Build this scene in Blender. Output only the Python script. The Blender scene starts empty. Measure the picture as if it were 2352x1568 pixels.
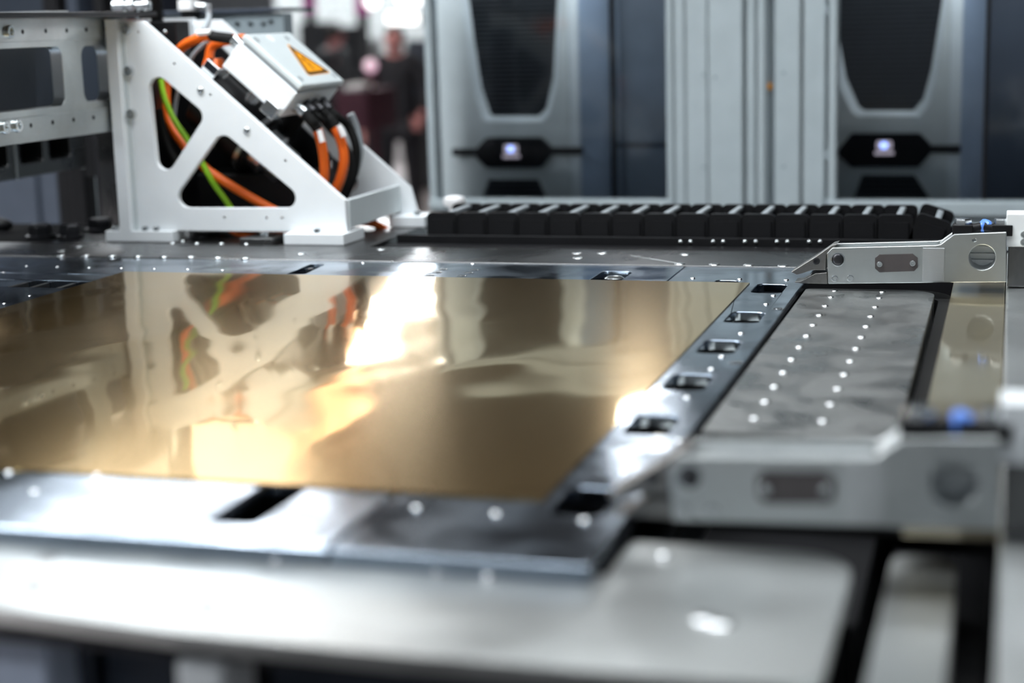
import bpy, bmesh, math, random
from mathutils import Vector, Matrix
from mathutils.geometry import delaunay_2d_cdt

# ------------------------------------------------------------------ camera, world, exposure
F_PX = 3800.0
YAW, PITCH, ROLL = math.radians(16.85), math.radians(10.96), math.radians(1.63)
EYE = Vector((0, 0, 0.40))
_fw = Vector((-math.sin(YAW) * math.cos(PITCH), math.cos(YAW) * math.cos(PITCH), -math.sin(PITCH)))
_rt = Vector((math.cos(YAW), math.sin(YAW), 0))
_dn = _fw.cross(_rt)
RT = math.cos(ROLL) * _rt + math.sin(ROLL) * _dn
DN = -math.sin(ROLL) * _rt + math.cos(ROLL) * _dn
FW = _fw
scene = bpy.context.scene
col = scene.collection
cam = bpy.data.cameras.new('camera')
camo = bpy.data.objects.new('camera', cam)
col.objects.link(camo)
rot = Matrix((RT, -DN, -FW)).transposed()
camo.matrix_world = Matrix.Translation(EYE) @ rot.to_4x4()
cam.sensor_width = 36
cam.lens = F_PX / 2352 * 36
cam.clip_start, cam.clip_end = 0.05, 200
cam.dof.use_dof = True
cam.dof.focus_distance = 2.48
cam.dof.aperture_fstop = 2.1
cam.dof.aperture_blades = 9
scene.camera = camo

world = bpy.data.worlds.new('hall_air')
scene.world = world
world.use_nodes = True
world.node_tree.nodes['Background'].inputs[0].default_value = (0.80, 0.90, 1.0, 1)
world.node_tree.nodes['Background'].inputs[1].default_value = 0.13
scene.view_settings.view_transform = 'Standard'
scene.view_settings.look = 'None'
scene.view_settings.exposure = 0.30
scene.view_settings.gamma = 1
scene.view_settings.use_curve_mapping = False

FLOOR, CEIL = -1.32, 5.2
# ceiling luminaires of the hall: (x, y, z, length x, width y, strength, colour)
COOL, WARM = (0.92, 0.97, 1.0), (1.0, 0.64, 0.40)
LUMS = [
    # behind the photographer
    (-3.0, -4.5, 4.2, 2.4, 0.5, .05, 5, COOL), (0.8, -4.5, 4.2, 2.4, 0.5, .05, 3, COOL),
    # left aisle: unseen lamps added to brighten the lower left and the bracket
    (-5.0, -1.5, 3.4, 2.4, 0.5, .05, 40, COOL), (-7.6, -1.5, 3.4, 2.4, 0.5, .05, 40, COOL),
    # over the table
    (-0.35, 1.85, 2.7, 1.8, 0.8, .05, 13, COOL), (-2.25, 1.80, 2.7, 1.8, 0.9, .05, 21, COOL),
    (-3.6, 4.3, 3.4, 2.2, 0.4, .05, 10, COOL), (-0.4, 3.3, 3.4, 2.2, 0.3, .05, 16, COOL),
    # rows further down the hall
    (-4.90, 9.4, 3.06, 1.5, 0.4, .32, 8, COOL), (-6.42, 9.4, 3.06, 1.5, 0.4, .32, 8, COOL), (-7.94, 9.4, 3.06, 1.5, 0.4, .32, 8, COOL),
    (-4.9, 8.0, 2.95, 1.6, 0.4, .25, 3.5, COOL), (-6.8, 8.0, 2.95, 1.6, 0.4, .25, 3.5, COOL),
    (-6.00, 16.0, 2.55, .75, 0.4, .32, 12, COOL), (-9.6, 16.0, 3.0, 1.4, 0.4, .2, 8, COOL),
    (-7.6, 20.0, 2.75, 2.0, 0.5, .03, 50, COOL), (-10.8, 20.0, 2.75, 2.6, 0.5, .03, 50, COOL), (-4.9, 12.0, 2.05, .6, 0.4, .02, 25, COOL),  # unseen lamps put in to brighten the far hall and the person
    # warm row
    (-4.80, 9.60, 2.50, .85, .4, .40, 1.1, WARM), (-4.98, 10.3, 2.48, .85, .4, .40, 1.6, WARM), (-5.15, 11.0, 2.46, .95, .4, .42, 2.4, WARM), (-5.30, 11.75, 2.44, .95, .4, .42, 3.0, WARM), (-5.46, 12.5, 2.38, .95, .4, .42, 3.0, WARM),
]

# ------------------------------------------------------------------ pixel ray helpers (place things on real planes)
def ray(x, y):
    return FW + RT * ((x - 1176) / F_PX) + DN * ((y - 784) / F_PX)
def onz(x, y, z=0.0):
    v = ray(x, y); return EYE + v * ((z - EYE.z) / v.z)
def ony(x, y, Y):
    v = ray(x, y); return EYE + v * (Y / v.y)
def onx(x, y, X):
    v = ray(x, y); return EYE + v * (X / v.x)
def xz(pts, Y):
    return [(p.x, p.z) for p in (ony(a, b, Y) for a, b in pts)]

# ------------------------------------------------------------------ materials
def new_mat(name):
    m = bpy.data.materials.new(name); m.use_nodes = True
    nt = m.node_tree
    return m, nt, nt.nodes['Principled BSDF']
def setp(b, **k):
    names = {'base': 'Base Color', 'metal': 'Metallic', 'rough': 'Roughness', 'spec': 'Specular IOR Level', 'coat': 'Coat Weight',
             'coatr': 'Coat Roughness', 'em': 'Emission Color', 'es': 'Emission Strength', 'trans': 'Transmission Weight', 'ior': 'IOR', 'tint': 'Specular Tint', 'aniso': 'Anisotropic'}
    for a, v in k.items():
        if isinstance(v, tuple) and len(v) == 3: v = (*v, 1)
        b.inputs[names[a]].default_value = v
def noise(nt, scale=(1, 1, 1), s=5.0, detail=4.0, dist=0.0):
    tc = nt.nodes.new('ShaderNodeTexCoord'); mp = nt.nodes.new('ShaderNodeMapping'); nz = nt.nodes.new('ShaderNodeTexNoise')
    mp.inputs['Scale'].default_value = scale
    nz.inputs['Scale'].default_value = s; nz.inputs['Detail'].default_value = detail; nz.inputs['Distortion'].default_value = dist
    nt.links.new(tc.outputs['Object'], mp.inputs['Vector']); nt.links.new(mp.outputs['Vector'], nz.inputs['Vector'])
    return nz
def ramp(nt, src, lo, hi, a=0.35, b=0.65):
    r = nt.nodes.new('ShaderNodeValToRGB')
    r.color_ramp.elements[0].position = a; r.color_ramp.elements[1].position = b
    f = lambda c: (c, c, c, 1) if isinstance(c, (int, float)) else (*c, 1)
    r.color_ramp.elements[0].color = f(lo); r.color_ramp.elements[1].color = f(hi)
    nt.links.new(src, r.inputs['Fac'])
    return r.outputs['Color']
def bump(nt, b, src, strength, dist=0.002):
    n = nt.nodes.new('ShaderNodeBump'); n.inputs['Strength'].default_value = strength; n.inputs['Distance'].default_value = dist
    nt.links.new(src, n.inputs['Height']); nt.links.new(n.outputs['Normal'], b.inputs['Normal'])
def plain(name, base, rough=0.5, metal=0.0, var=0.06, spec=0.5, coat=0.0):
    m, nt, b = new_mat(name)
    setp(b, rough=rough, metal=metal, spec=spec, coat=coat)
    nz = noise(nt, s=14, detail=3)
    lo = tuple(c * (1 - var) for c in base); hi = tuple(min(1, c * (1 + var)) for c in base)
    nt.links.new(ramp(nt, nz.outputs['Fac'], lo, hi), b.inputs['Base Color'])
    return m
def metal(name, base, r0, r1, stretch=(1, 1, 1), s=8.0, bmp=0.0, var=0.12, sm=0.5, edge=.2):
    """metal with smudges in roughness and a brushed grain"""
    m, nt, b = new_mat(name)
    setp(b, metal=1.0)
    big = noise(nt, s=s, detail=6, dist=0.6)
    nt.links.new(ramp(nt, big.outputs['Fac'], r0, r1, .5 - edge, .5 + edge), b.inputs['Roughness'])
    g = noise(nt, scale=stretch, s=60, detail=3)
    mixn = nt.nodes.new('ShaderNodeMix'); mixn.data_type = 'RGBA'; mixn.inputs[0].default_value = sm
    nt.links.new(ramp(nt, g.outputs['Fac'], tuple(c * (1 - var) for c in base), tuple(min(1, c * (1 + var)) for c in base), 0.3, 0.7), mixn.inputs[6])
    nt.links.new(ramp(nt, big.outputs['Fac'], tuple(c * (1 + var) for c in base), tuple(c * (1 - 2 * var) for c in base), .5 - edge, .5 + edge), mixn.inputs[7])
    nt.links.new(mixn.outputs[2], b.inputs['Base Color'])
    if bmp: bump(nt, b, g.outputs['Fac'], bmp, 0.0006)
    return m
def emitter(name, color, strength):
    m, nt, b = new_mat(name)
    setp(b, base=(0.8, 0.8, 0.8), em=color, es=strength)
    return m
def sheet_mat(name, c_sharp, c_wide, rough, wide, share, wave):
    """polished rolled sheet: a sharp and a wide metallic lobe, slightly wavy"""
    m, nt, b = new_mat(name)
    setp(b, metal=1.0, base=c_sharp, rough=rough)
    b2 = nt.nodes.new('ShaderNodeBsdfPrincipled'); setp(b2, metal=1.0, base=c_wide, rough=wide)
    mx = nt.nodes.new('ShaderNodeMixShader'); mx.inputs[0].default_value = share
    out = nt.nodes['Material Output']
    nt.links.new(b.outputs[0], mx.inputs[1]); nt.links.new(b2.outputs[0], mx.inputs[2]); nt.links.new(mx.outputs[0], out.inputs[0])
    wv = noise(nt, scale=(1.0, 0.6, 1), s=5.0, detail=1.0, dist=0.3)
    bump(nt, b, wv.outputs['Fac'], 1.0, wave)
    br = noise(nt, scale=(1.5, 60, 1), s=12, detail=2)
    nt.links.new(ramp(nt, br.outputs['Fac'], rough * 0.75, rough * 1.35), b.inputs['Roughness'])
    return m

M = {}
M['white'] = plain('white_paint', (0.80, 0.83, 0.85), 0.42, var=0.02)
M['box'] = plain('dimmed_grey_enamel', (0.58, 0.63, 0.64), 0.38, var=0.02)  # kept darker than the body's white to make the lid look less lit
M['alu'] = metal('brushed_aluminium', (0.62, 0.64, 0.64), 0.32, 0.46, (40, 1, 1), 6, 0.08, 0.10)
M['alu_x'] = metal('milled_aluminium', (0.66, 0.68, 0.69), 0.34, 0.46, (1, 1, 50), 6, 0.05, 0.06, 0.3)
M['clamp'] = metal('anodised_aluminium', (0.60, 0.63, 0.63), 0.30, 0.38, (1, 1, 1), 5, 0.0, 0.05)
M['beam'] = metal('beam_aluminium', (0.60, 0.63, 0.63), 0.30, 0.42, (1, 1, 60), 7, 0.1, 0.16)
M['slotsteel'] = metal('polished_steel', (0.40, 0.47, 0.56), 0.08, 0.26, (2, 30, 1), 9, 0.03, 0.14, .6, .12)
M['shelf'] = metal('stained_steel', (0.56, 0.57, 0.56), 0.24, 0.50, (6, 6, 1), 15, 0.03, 0.24, 0.9, .15)
M['front'] = metal('satin_steel', (0.78, 0.80, 0.79), 0.26, 0.40, (3, 3, 1), 5, 0.02, 0.08, 0.7)
M['rail'] = metal('rail_steel', (0.18, 0.18, 0.18), 0.20, 0.36, (3, 30, 1), 6, 0.03, 0.14)
M['chrome'] = plain('chrome', (0.82, 0.83, 0.84), 0.10, 1.0, 0.02)
M['zinc'] = plain('zinc_bolt', (0.66, 0.69, 0.70), 0.24, 1.0, 0.05)
M['darksteel'] = plain('dark_steel', (0.06, 0.06, 0.065), 0.34, 0.9, 0.1)
M['jaw'] = metal('tool_steel', (0.30, 0.29, 0.28), 0.26, 0.40, (4, 4, 4), 20, 0.0, 0.12)
M['rust'] = plain('blackened_plate', (0.075, 0.065, 0.066), 0.5, 0.3, 0.2)
M['black'] = plain('black_plastic', (0.008, 0.008, 0.009), 0.45, 0.0, 0.1, 0.2)
M['rubber'] = plain('black_rubber', (0.009, 0.009, 0.009), 0.6, 0.0, 0.1, 0.15)
M['matte'] = plain('matte_black', (0.012, 0.012, 0.013), 0.9, 0.0, 0.1, 0.05)
M['hole'] = plain('drilled_shadow_metal', (0.02, 0.02, 0.022), 0.6, 0.4, 0.1, 0.2)
M['navy'] = plain('navy_panel', (0.035, 0.045, 0.065), 0.40, 0.0, 0.05)
M['slate'] = plain('slate_blue_panel', (0.065, 0.08, 0.108), 0.45, 0.0, 0.05)
M['slate_mid'] = plain('slate_mid_panel', (0.17, 0.205, 0.255), 0.42, 0.0, 0.05)
M['orange'] = plain('orange_sheath', (0.95, 0.16, 0.012), 0.42, 0.0, 0.03)
M['green'] = plain('green_yellow_sheath', (0.30, 0.62, 0.02), 0.4, 0.0, 0.05)
M['grey_cable'] = plain('grey_sheath', (0.30, 0.33, 0.35), 0.42, 0.0, 0.05)
M['blue'] = plain('blue_hose', (0.10, 0.26, 0.78), 0.3, 0.0, 0.05)
M['tag'] = plain('white_tag', (0.85, 0.84, 0.84), 0.5, 0.0, 0.02)
M['yellow'] = plain('sign_orange', (0.85, 0.33, 0.005), 0.45, 0.0, 0.02)
M['print'] = plain('print_black', (0.015, 0.013, 0.01), 0.5, 0.0, 0.02)
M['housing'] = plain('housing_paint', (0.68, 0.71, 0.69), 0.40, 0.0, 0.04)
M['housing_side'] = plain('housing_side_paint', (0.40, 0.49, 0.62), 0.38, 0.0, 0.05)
M['rim'] = plain('housing_rim_paint', (0.78, 0.82, 0.82), 0.35, 0.0, 0.04)
M['louvre'] = plain('louvre_dark', (0.030, 0.034, 0.040), 0.42, 0.0, 0.1)
M['frame'] = plain('frame_enamel', (0.34, 0.39, 0.41), 0.42, 0.0, 0.04)
M['frame_dark'] = plain('frame_joint', (0.20, 0.24, 0.26), 0.5, 0.0, 0.04)
M['cream'] = plain('cream_brush', (0.86, 0.80, 0.68), 0.6, 0.0, 0.08)
M['cloth_black'] = plain('black_cloth', (0.012, 0.013, 0.018), 0.85, 0.0, 0.2)
M['cloth_trouser'] = plain('black_denim', (0.014, 0.015, 0.020), 0.85, 0.0, 0.2)
M['skin'] = plain('skin', (0.56, 0.25, 0.24), 0.5, 0.0, 0.05)
M['hair'] = plain('dark_hair', (0.02, 0.015, 0.012), 0.6, 0.0, 0.2)
M['shoe'] = plain('black_leather', (0.015, 0.015, 0.015), 0.35, 0.0, 0.1)
M['maroon'] = plain('maroon_cloth', (0.075, 0.020, 0.035), 0.7, 0.0, 0.1)
M['magenta'] = plain('magenta_print', (0.50, 0.06, 0.33), 0.5, 0.0, 0.2)
M['stand'] = plain('stand_grey', (0.50, 0.53, 0.53), 0.5, 0.0, 0.25)
M['stand_dark'] = plain('stand_charcoal', (0.03, 0.034, 0.04), 0.5, 0.0, 0.2)
M['floor'] = plain('pale_floor', (0.62, 0.55, 0.54), 0.35, 0.0, 0.04)
M['ceil'] = plain('ceiling_grey', (0.12, 0.125, 0.13), 0.8, 0.0, 0.06)
M['wall'] = plain('hall_wall', (0.32, 0.34, 0.36), 0.7, 0.0, 0.05)
M['gold'] = sheet_mat('gold_foil_steel', (0.80, 0.585, 0.265), (0.85, 0.53, 0.18), 0.05, 0.22, 0.40, 0.0040)
M['bronze'] = sheet_mat('bronze_plate', (0.78, 0.70, 0.54), (0.66, 0.56, 0.38), 0.08, 0.40, 0.40, 0.002)
M['screen'] = emitter('lit_screen', (0.30, 0.42, 1.0), 2.2)
M['screen_bar'] = emitter('lit_screen_bar', (0.75, 0.60, 0.70), 0.35)
m, nt, b = new_mat('tinted_pane')
setp(b, base=(0.45, 0.55, 0.70), rough=0.06, spec=0.5)
tr = nt.nodes.new('ShaderNodeBsdfTransparent'); tr.inputs[0].default_value = (0.90, 0.93, 0.96, 1)
gl = nt.nodes.new('ShaderNodeBsdfGlossy'); gl.inputs['Roughness'].default_value = 0.06
fr = nt.nodes.new('ShaderNodeFresnel'); fr.inputs[0].default_value = 1.5
mx = nt.nodes.new('ShaderNodeMixShader')
nt.links.new(fr.outputs[0], mx.inputs[0]); nt.links.new(tr.outputs[0], mx.inputs[1]); nt.links.new(gl.outputs[0], mx.inputs[2])
nt.links.new(mx.outputs[0], nt.nodes['Material Output'].inputs[0])
M['pane'] = m

# ------------------------------------------------------------------ geometry
class G:
    def __init__(s): s.v, s.f = [], []
    def add(s, v, f):
        o = len(s.v); s.v += [Vector(p) for p in v]; s.f += [[i + o for i in q] for q in f]; return s
    def box(s, x0, x1, y0, y1, z0, z1, mat=None):
        v = [Vector((x, y, z)) for x in (x0, x1) for y in (y0, y1) for z in (z0, z1)]
        if mat: v = [mat @ p for p in v]
        return s.add(v, [(0, 1, 3, 2), (4, 6, 7, 5), (0, 4, 5, 1), (2, 3, 7, 6), (0, 2, 6, 4), (1, 5, 7, 3)])
    def prism(s, outer, holes, axis, lo, hi):
        """outline (and holes) in the plane across axis, extruded from lo to hi"""
        loops = [list(outer)] + [list(h) for h in holes]
        pts, edges = [], []
        for lp in loops:
            o = len(pts); pts += [Vector(p) for p in lp]
            edges += [(o + i, o + (i + 1) % len(lp)) for i in range(len(lp))]
        rv, re, rf, *_ = delaunay_2d_cdt(pts, edges, [], 0, 1e-7)
        def inside(p, lp):
            c = False; n = len(lp)
            for i in range(n):
                a, b_ = lp[i], lp[i - 1]
                if (a[1] > p[1]) != (b_[1] > p[1]) and p[0] < (b_[0] - a[0]) * (p[1] - a[1]) / (b_[1] - a[1]) + a[0]: c = not c
            return c
        tris = []
        for q in rf:
            c = sum((Vector(rv[i]) for i in q), Vector((0, 0))) / len(q)
            if inside(c, loops[0]) and not any(inside(c, h) for h in loops[1:]): tris.append(list(q))
        def lift(p, t): return {'z': (p[0], p[1], t), 'y': (p[0], t, p[1]), 'x': (t, p[0], p[1])}[axis]
        n = len(rv)
        v = [lift(p, lo) for p in rv] + [lift(p, hi) for p in rv]
        f = [q[::-1] for q in tris] + [[i + n for i in q] for q in tris]
        cnt = {}
        for q in tris:
            for i in range(len(q)):
                e = (q[i], q[(i + 1) % len(q)]); cnt[e] = 1
        for (a, b_) in list(cnt):
            if (b_, a) not in cnt: f.append([a, b_, b_ + n, a + n])
        return s.add(v, f)
    def cyl(s, p0, p1, r, n=16, r2=None):
        p0, p1 = Vector(p0), Vector(p1); d = (p1 - p0).normalized()
        u = d.orthogonal().normalized(); w = d.cross(u); r2 = r if r2 is None else r2
        v = []
        for p, q in ((p0, r), (p1, r2)):
            for i in range(n):
                a = 2 * math.pi * i / n; v.append(p + (u * math.cos(a) + w * math.sin(a)) * q)
        f = [[i, (i + 1) % n, n + (i + 1) % n, n + i] for i in range(n)] + [list(range(n))[::-1], list(range(n, 2 * n))]
        return s.add(v, f)
    def lathe(s, prof, base, d=(0, 0, 1), n=16):
        """profile of (radius, height) turned about d from base"""
        base, d = Vector(base), Vector(d).normalized(); u = d.orthogonal().normalized(); w = d.cross(u)
        v, f = [], []
        for r, h in prof:
            for i in range(n):
                a = 2 * math.pi * i / n; v.append(base + d * h + (u * math.cos(a) + w * math.sin(a)) * max(r, 1e-6))
        for k in range(len(prof) - 1):
            for i in range(n):
                f.append([k * n + i, k * n + (i + 1) % n, (k + 1) * n + (i + 1) % n, (k + 1) * n + i])
        f.append(list(range(n))[::-1]); f.append([(len(prof) - 1) * n + i for i in range(n)])
        return s.add(v, f)
    def tube(s, pts, r, n=10, sub=6):
        p = [Vector(q) for q in pts]
        if len(p) > 2:
            o = []
            for i in range(len(p) - 1):
                a, b_, c, d = p[max(i - 1, 0)], p[i], p[i + 1], p[min(i + 2, len(p) - 1)]
                for k in range(sub):
                    t = k / sub
                    o.append(0.5 * ((2 * b_) + (c - a) * t + (2 * a - 5 * b_ + 4 * c - d) * t * t + (3 * b_ - a - 3 * c + d) * t ** 3))
            o.append(p[-1]); p = o
        v, f = [], []; u = None
        for i, q in enumerate(p):
            d = (p[min(i + 1, len(p) - 1)] - p[max(i - 1, 0)]).normalized()
            u = d.orthogonal().normalized() if u is None else (u - d * u.dot(d)).normalized()
            w = d.cross(u)
            v += [q + (u * math.cos(2 * math.pi * k / n) + w * math.sin(2 * math.pi * k / n)) * r for k in range(n)]
        for i in range(len(p) - 1):
            for k in range(n):
                f.append([i * n + k, i * n + (k + 1) % n, (i + 1) * n + (k + 1) % n, (i + 1) * n + k])
        f.append(list(range(n))[::-1]); f.append([(len(p) - 1) * n + k for k in range(n)])
        return s.add(v, f)

def rounded(pts, r, n=5):
    """round the corners of a polygon"""
    out = []; N = len(pts); rs = r if isinstance(r, (list, tuple)) else [r] * N
    for i in range(N):
        p, a, b_ = Vector(pts[i]), Vector(pts[i - 1]), Vector(pts[(i + 1) % N])
        if rs[i] <= 0: out.append(tuple(p)); continue
        da, db = (a - p).normalized(), (b_ - p).normalized()
        half = math.acos(max(-1, min(1, da.dot(db)))) / 2
        t = min(rs[i] / math.tan(half), 0.49 * (a - p).length, 0.49 * (b_ - p).length)
        rr = t * math.tan(half)
        c = p + (da + db).normalized() * (rr / math.sin(half))
        s0, s1 = p + da * t - c, p + db * t - c
        ang = s0.angle_signed(s1) if hasattr(s0, 'angle_signed') else 0
        a0 = math.atan2(s0.y, s0.x); a1 = math.atan2(s1.y, s1.x); dd = a1 - a0
        while dd > math.pi: dd -= 2 * math.pi
        while dd < -math.pi: dd += 2 * math.pi
        for k in range(n + 1):
            th = a0 + dd * k / n; out.append((c.x + rr * math.cos(th), c.y + rr * math.sin(th)))
    return out
def rect(x0, x1, y0, y1): return [(x0, y0), (x1, y0), (x1, y1), (x0, y1)]
def circle(x, y, r, n=20): return [(x + r * math.cos(2 * math.pi * i / n), y + r * math.sin(2 * math.pi * i / n)) for i in range(n)]

ORIGIN = {}
def finish(me, smooth):
    bm = bmesh.new(); bm.from_mesh(me); bmesh.ops.recalc_face_normals(bm, faces=bm.faces); bm.to_mesh(me); bm.free()
    me.polygons.foreach_set('use_smooth', [True] * len(me.polygons))
    me.set_sharp_from_angle(angle=math.radians(smooth))
def obj(name, g, mat, parent=None, bevel=0.0, seg=2, smooth=35, base=None):
    """one mesh object; vertices are given in world metres"""
    if parent is not None: org = ORIGIN[parent.name]
    else:
        if base is None:
            lo = [min(p[i] for p in g.v) for i in range(3)]; hi = [max(p[i] for p in g.v) for i in range(3)]
            base = ((lo[0] + hi[0]) / 2, (lo[1] + hi[1]) / 2, lo[2])
        org = Vector(base)
    me = bpy.data.meshes.new(name)
    me.from_pydata([tuple(p - org) for p in g.v], [], g.f); me.update()
    finish(me, smooth)
    me.materials.append(M[mat])
    o = bpy.data.objects.new(name, me); col.objects.link(o)
    if parent is not None: o.parent = parent
    else: o.location = org
    ORIGIN[o.name] = org
    if bevel:
        md = o.modifiers.new('edge', 'BEVEL'); md.width = bevel; md.segments = seg; md.limit_method = 'ANGLE'; md.angle_limit = math.radians(40)
        md.harden_normals = True
    return o
def tag(o, label, cat, group=None, kind=None):
    o['label'] = label; o['category'] = cat
    if group: o['group'] = group
    if kind: o['kind'] = kind
    return o
def thing(name, label, cat, loc, group=None):
    o = bpy.data.objects.new(name, None); col.objects.link(o); o.location = loc; o.empty_display_size = 0.05
    ORIGIN[o.name] = Vector(loc)
    return tag(o, label, cat, group)
def struct(name, g, mat, label, cat, **k):
    o = obj(name, g, mat, **k); return tag(o, label, cat, kind='structure')
def share(o, loc, parent, name=None):
    """another piece with the mesh of o, moved so that its own zero stands at loc"""
    c = o.copy(); col.objects.link(c); c.parent = parent; c.location = Vector(loc) - ORIGIN[parent.name]
    return c
def copy_tree(o, parent=None):
    c = o.copy(); col.objects.link(c); c.parent = parent
    for ch in list(o.children): copy_tree(ch, c)
    return c
def proto(name, g, mat, parent, loc, smooth=40):
    """a small piece modelled about zero and placed at loc"""
    me = bpy.data.meshes.new(name); me.from_pydata([tuple(p) for p in g.v], [], g.f); me.update(); finish(me, smooth); me.materials.append(M[mat])
    o = bpy.data.objects.new(name, me); col.objects.link(o); o.parent = parent; o.location = Vector(loc) - ORIGIN[parent.name]
    return o
MESHES = {}
def piece(name, key, maker, mat, parent, loc, rot=None):
    """many alike small pieces share one mesh"""
    k = (key, mat)
    if k not in MESHES:
        g = maker(); me = bpy.data.meshes.new(name); me.from_pydata([tuple(p) for p in g.v], [], g.f); me.update(); finish(me, 40); me.materials.append(M[mat]); MESHES[k] = me
    o = bpy.data.objects.new(name, MESHES[k]); col.objects.link(o); o.parent = parent; o.location = Vector(loc) - ORIGIN[parent.name]
    if rot: o.rotation_euler = rot
    ORIGIN[o.name] = Vector(loc)
    return o
def dome(r, h): return lambda: G().lathe([(r * 1.0, 0), (r * .97, h * .3), (r * .8, h * .7), (r * .45, h * .95), (r * .12, h)], (0, 0, -0.0002))
def ringscrew(r): return lambda: G().lathe([(r, 0), (r, .0006), (r * .86, .0008), (r * .55, -.0004), (r * .5, .0009), (r * .3, .001), (r * .1, .0004)], (0, 0, 0))
def sock(r, h): return lambda: G().lathe([(r, 0), (r, h * .85), (r * .92, h), (r * .56, h), (r * .5, h * .4), (r * .1, h * .4)], (0, 0, 0), n=14)
FACE_Y = (math.pi / 2, 0, 0)     # heads that look towards -Y
FACE_X = (0, math.pi / 2, 0)     # heads that look towards +X

# ================================================================== the hall
struct('floor', G().box(-30, 14, -10, 30, FLOOR - .1, FLOOR), 'floor', 'pale pinkish exhibition hall floor', 'floor')
struct('wall_back', G().box(-30, 14, 30, 30.2, FLOOR, CEIL), 'wall', 'grey back wall of the hall', 'wall')
struct('wall_left', G().box(-30.2, -30, -10, 30, FLOOR, CEIL), 'wall', 'grey left wall of the hall', 'wall')
struct('wall_right', G().box(14, 14.2, -10, 30, FLOOR, CEIL), 'wall', 'grey right wall of the hall', 'wall')
struct('ceiling', G().box(-30, 14, 2.0, 30, CEIL, CEIL + .1), 'ceil', 'grey ceiling of the hall', 'ceiling')
def luminaire(i, x, y, z, lx, ly, hz, st, colr):
    warm = colr[2] < .8
    where = 'behind the photographer' if y < -3 else 'as added fill over the left aisle' if y < 0 else 'right over the table' if y < 5 else 'further down the hall'
    t = thing('ceiling_light', ('small warm lamp' if warm else 'long white lamp') + ' hanging from the hall ceiling ' + where, 'lamp', (x, y, z), ('warm' if warm else 'white') + ' lamps hanging ' + where)
    obj('housing', G().box(x - lx / 2, x + lx / 2, y - ly / 2, y + ly / 2, z, z + .08), 'white', t, bevel=.01)
    key = 'lamp_%d_%s' % (round(st * 10), colr[2])
    if key not in M: M[key] = emitter(key, colr, st)
    obj('diffuser', G().box(x - lx / 2 + .02, x + lx / 2 - .02, y - ly / 2 + .02, y + ly / 2 - .02, z - hz, z), key, t, bevel=.01)
    for s in (-1, 1):
        obj('suspension_wire', G().cyl((x + s * lx * .35, y, z + .08), (x + s * lx * .35, y, CEIL), .006, 6), 'black', t)
for i, L in enumerate(LUMS): luminaire(i, *L)

# ================================================================== the machine table
def px_studs(par, name, pts, key, maker, mat, z=0.0):
    for x, y in pts:
        p = onz(x, y, z); piece(name, key, maker, mat, par, (p.x, p.y, z))
# bed under the plates
t = thing('machine_bed', 'dark steel machine bed under the table plates', 'machine bed', (-1.0, 2.0, FLOOR))
obj('bed_block', G().box(-2.2, -.42, 1.36, 2.42, -.40, -.10), 'darksteel', t, bevel=.01)
obj('bed_column', G().box(-2.0, -.6, 1.6, 2.7, FLOOR, -.40), 'navy', t, bevel=.01)
obj('side_girder', G().box(-.38, -.295, 1.16, 2.62, -.14, -.085), 'darksteel', t, bevel=.004)
obj('rear_girder', G().box(-2.2, -.42, 2.46, 2.80, -.14, -.04), 'darksteel', t, bevel=.004)

# far slot plate
PT = -.014     # underside of the slot plates
t = thing('rear_slot_plate', 'polished steel slot plate along the far edge of the gold sheet', 'steel plate', (-1.2, 2.54, PT))
def pocket(x0, x1, y0, y1, r=.010): return rounded(rect(x0, x1, y0, y1), r, 4)
pk_b = pocket(-.622, -.572, 2.44, 2.572)
pk_c = rounded([tuple(onz(*q).xy) for q in ((656, 629), (700, 629), (746, 607), (716, 606))], .006, 3)
obj('plate', G().prism(rect(-1.95, -.5005, 2.4455, 2.632), [rounded(rect(-.622, -.572, 2.45, 2.572), .012, 4), pk_c], 'z', PT, 0), 'slotsteel', t, bevel=.0012)
px_studs(t, 'screw', [(60, 611), (131, 612.5), (204, 614.6), (278.6, 616), (354, 617), (431, 618), (511, 620)], 'dot3', dome(.0034, .0016), 'chrome')
px_studs(t, 'countersunk_screw', [(1017, 618.5), (1003, 625), (987, 631.6), (1090, 620), (1076.6, 626.6), (1060.5, 633.5)], 'ring8', ringscrew(.0085), 'zinc')
px_studs(t, 'screw', [(1086, 606), (834, 604)], 'dot4', dome(.004, .002), 'chrome')
p = onz(1407, 632, -.006); obj('pocket_roller', G().lathe([(.016, 0), (.016, .006), (.011, .009), (.004, .010)], (-.596, 2.54, -.012)), 'zinc', t)
p = onz(705, 617, -.006); obj('locking_nut', G().lathe([(.013, 0), (.013, .007), (.008, .008), (.007, .003), (.002, .003)], (p.x, p.y, -.012), n=6), 'zinc', t)
# left slot plates beyond the sheet
t = thing('left_slot_plate', 'dark polished steel plate with long slot left of the gold sheet', 'steel plate', (-1.65, 2.1, PT))
obj('bar', G().box(-1.95, -1.39, 2.376, 2.4425, PT, 0), 'slotsteel', t, bevel=.0016)
obj('plate', G().box(-1.95, -1.39, 1.20, 2.304, PT, 0), 'slotsteel', t, bevel=.0016)
obj('slot_floor', G().box(-1.95, -1.39, 2.29, 2.39, -.05, -.04), 'hole', t)
for x in (-1.56, -1.52, -1.47): obj('slot_rib', G().box(x - .004, x + .004, 2.306, 2.374, -.04, -.004), 'jaw', t)
px_studs(t, 'screw', [(7.6, 625.5), (67, 679), (8.7, 696.6)], 'dot3', dome(.0034, .0016), 'chrome')
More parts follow.
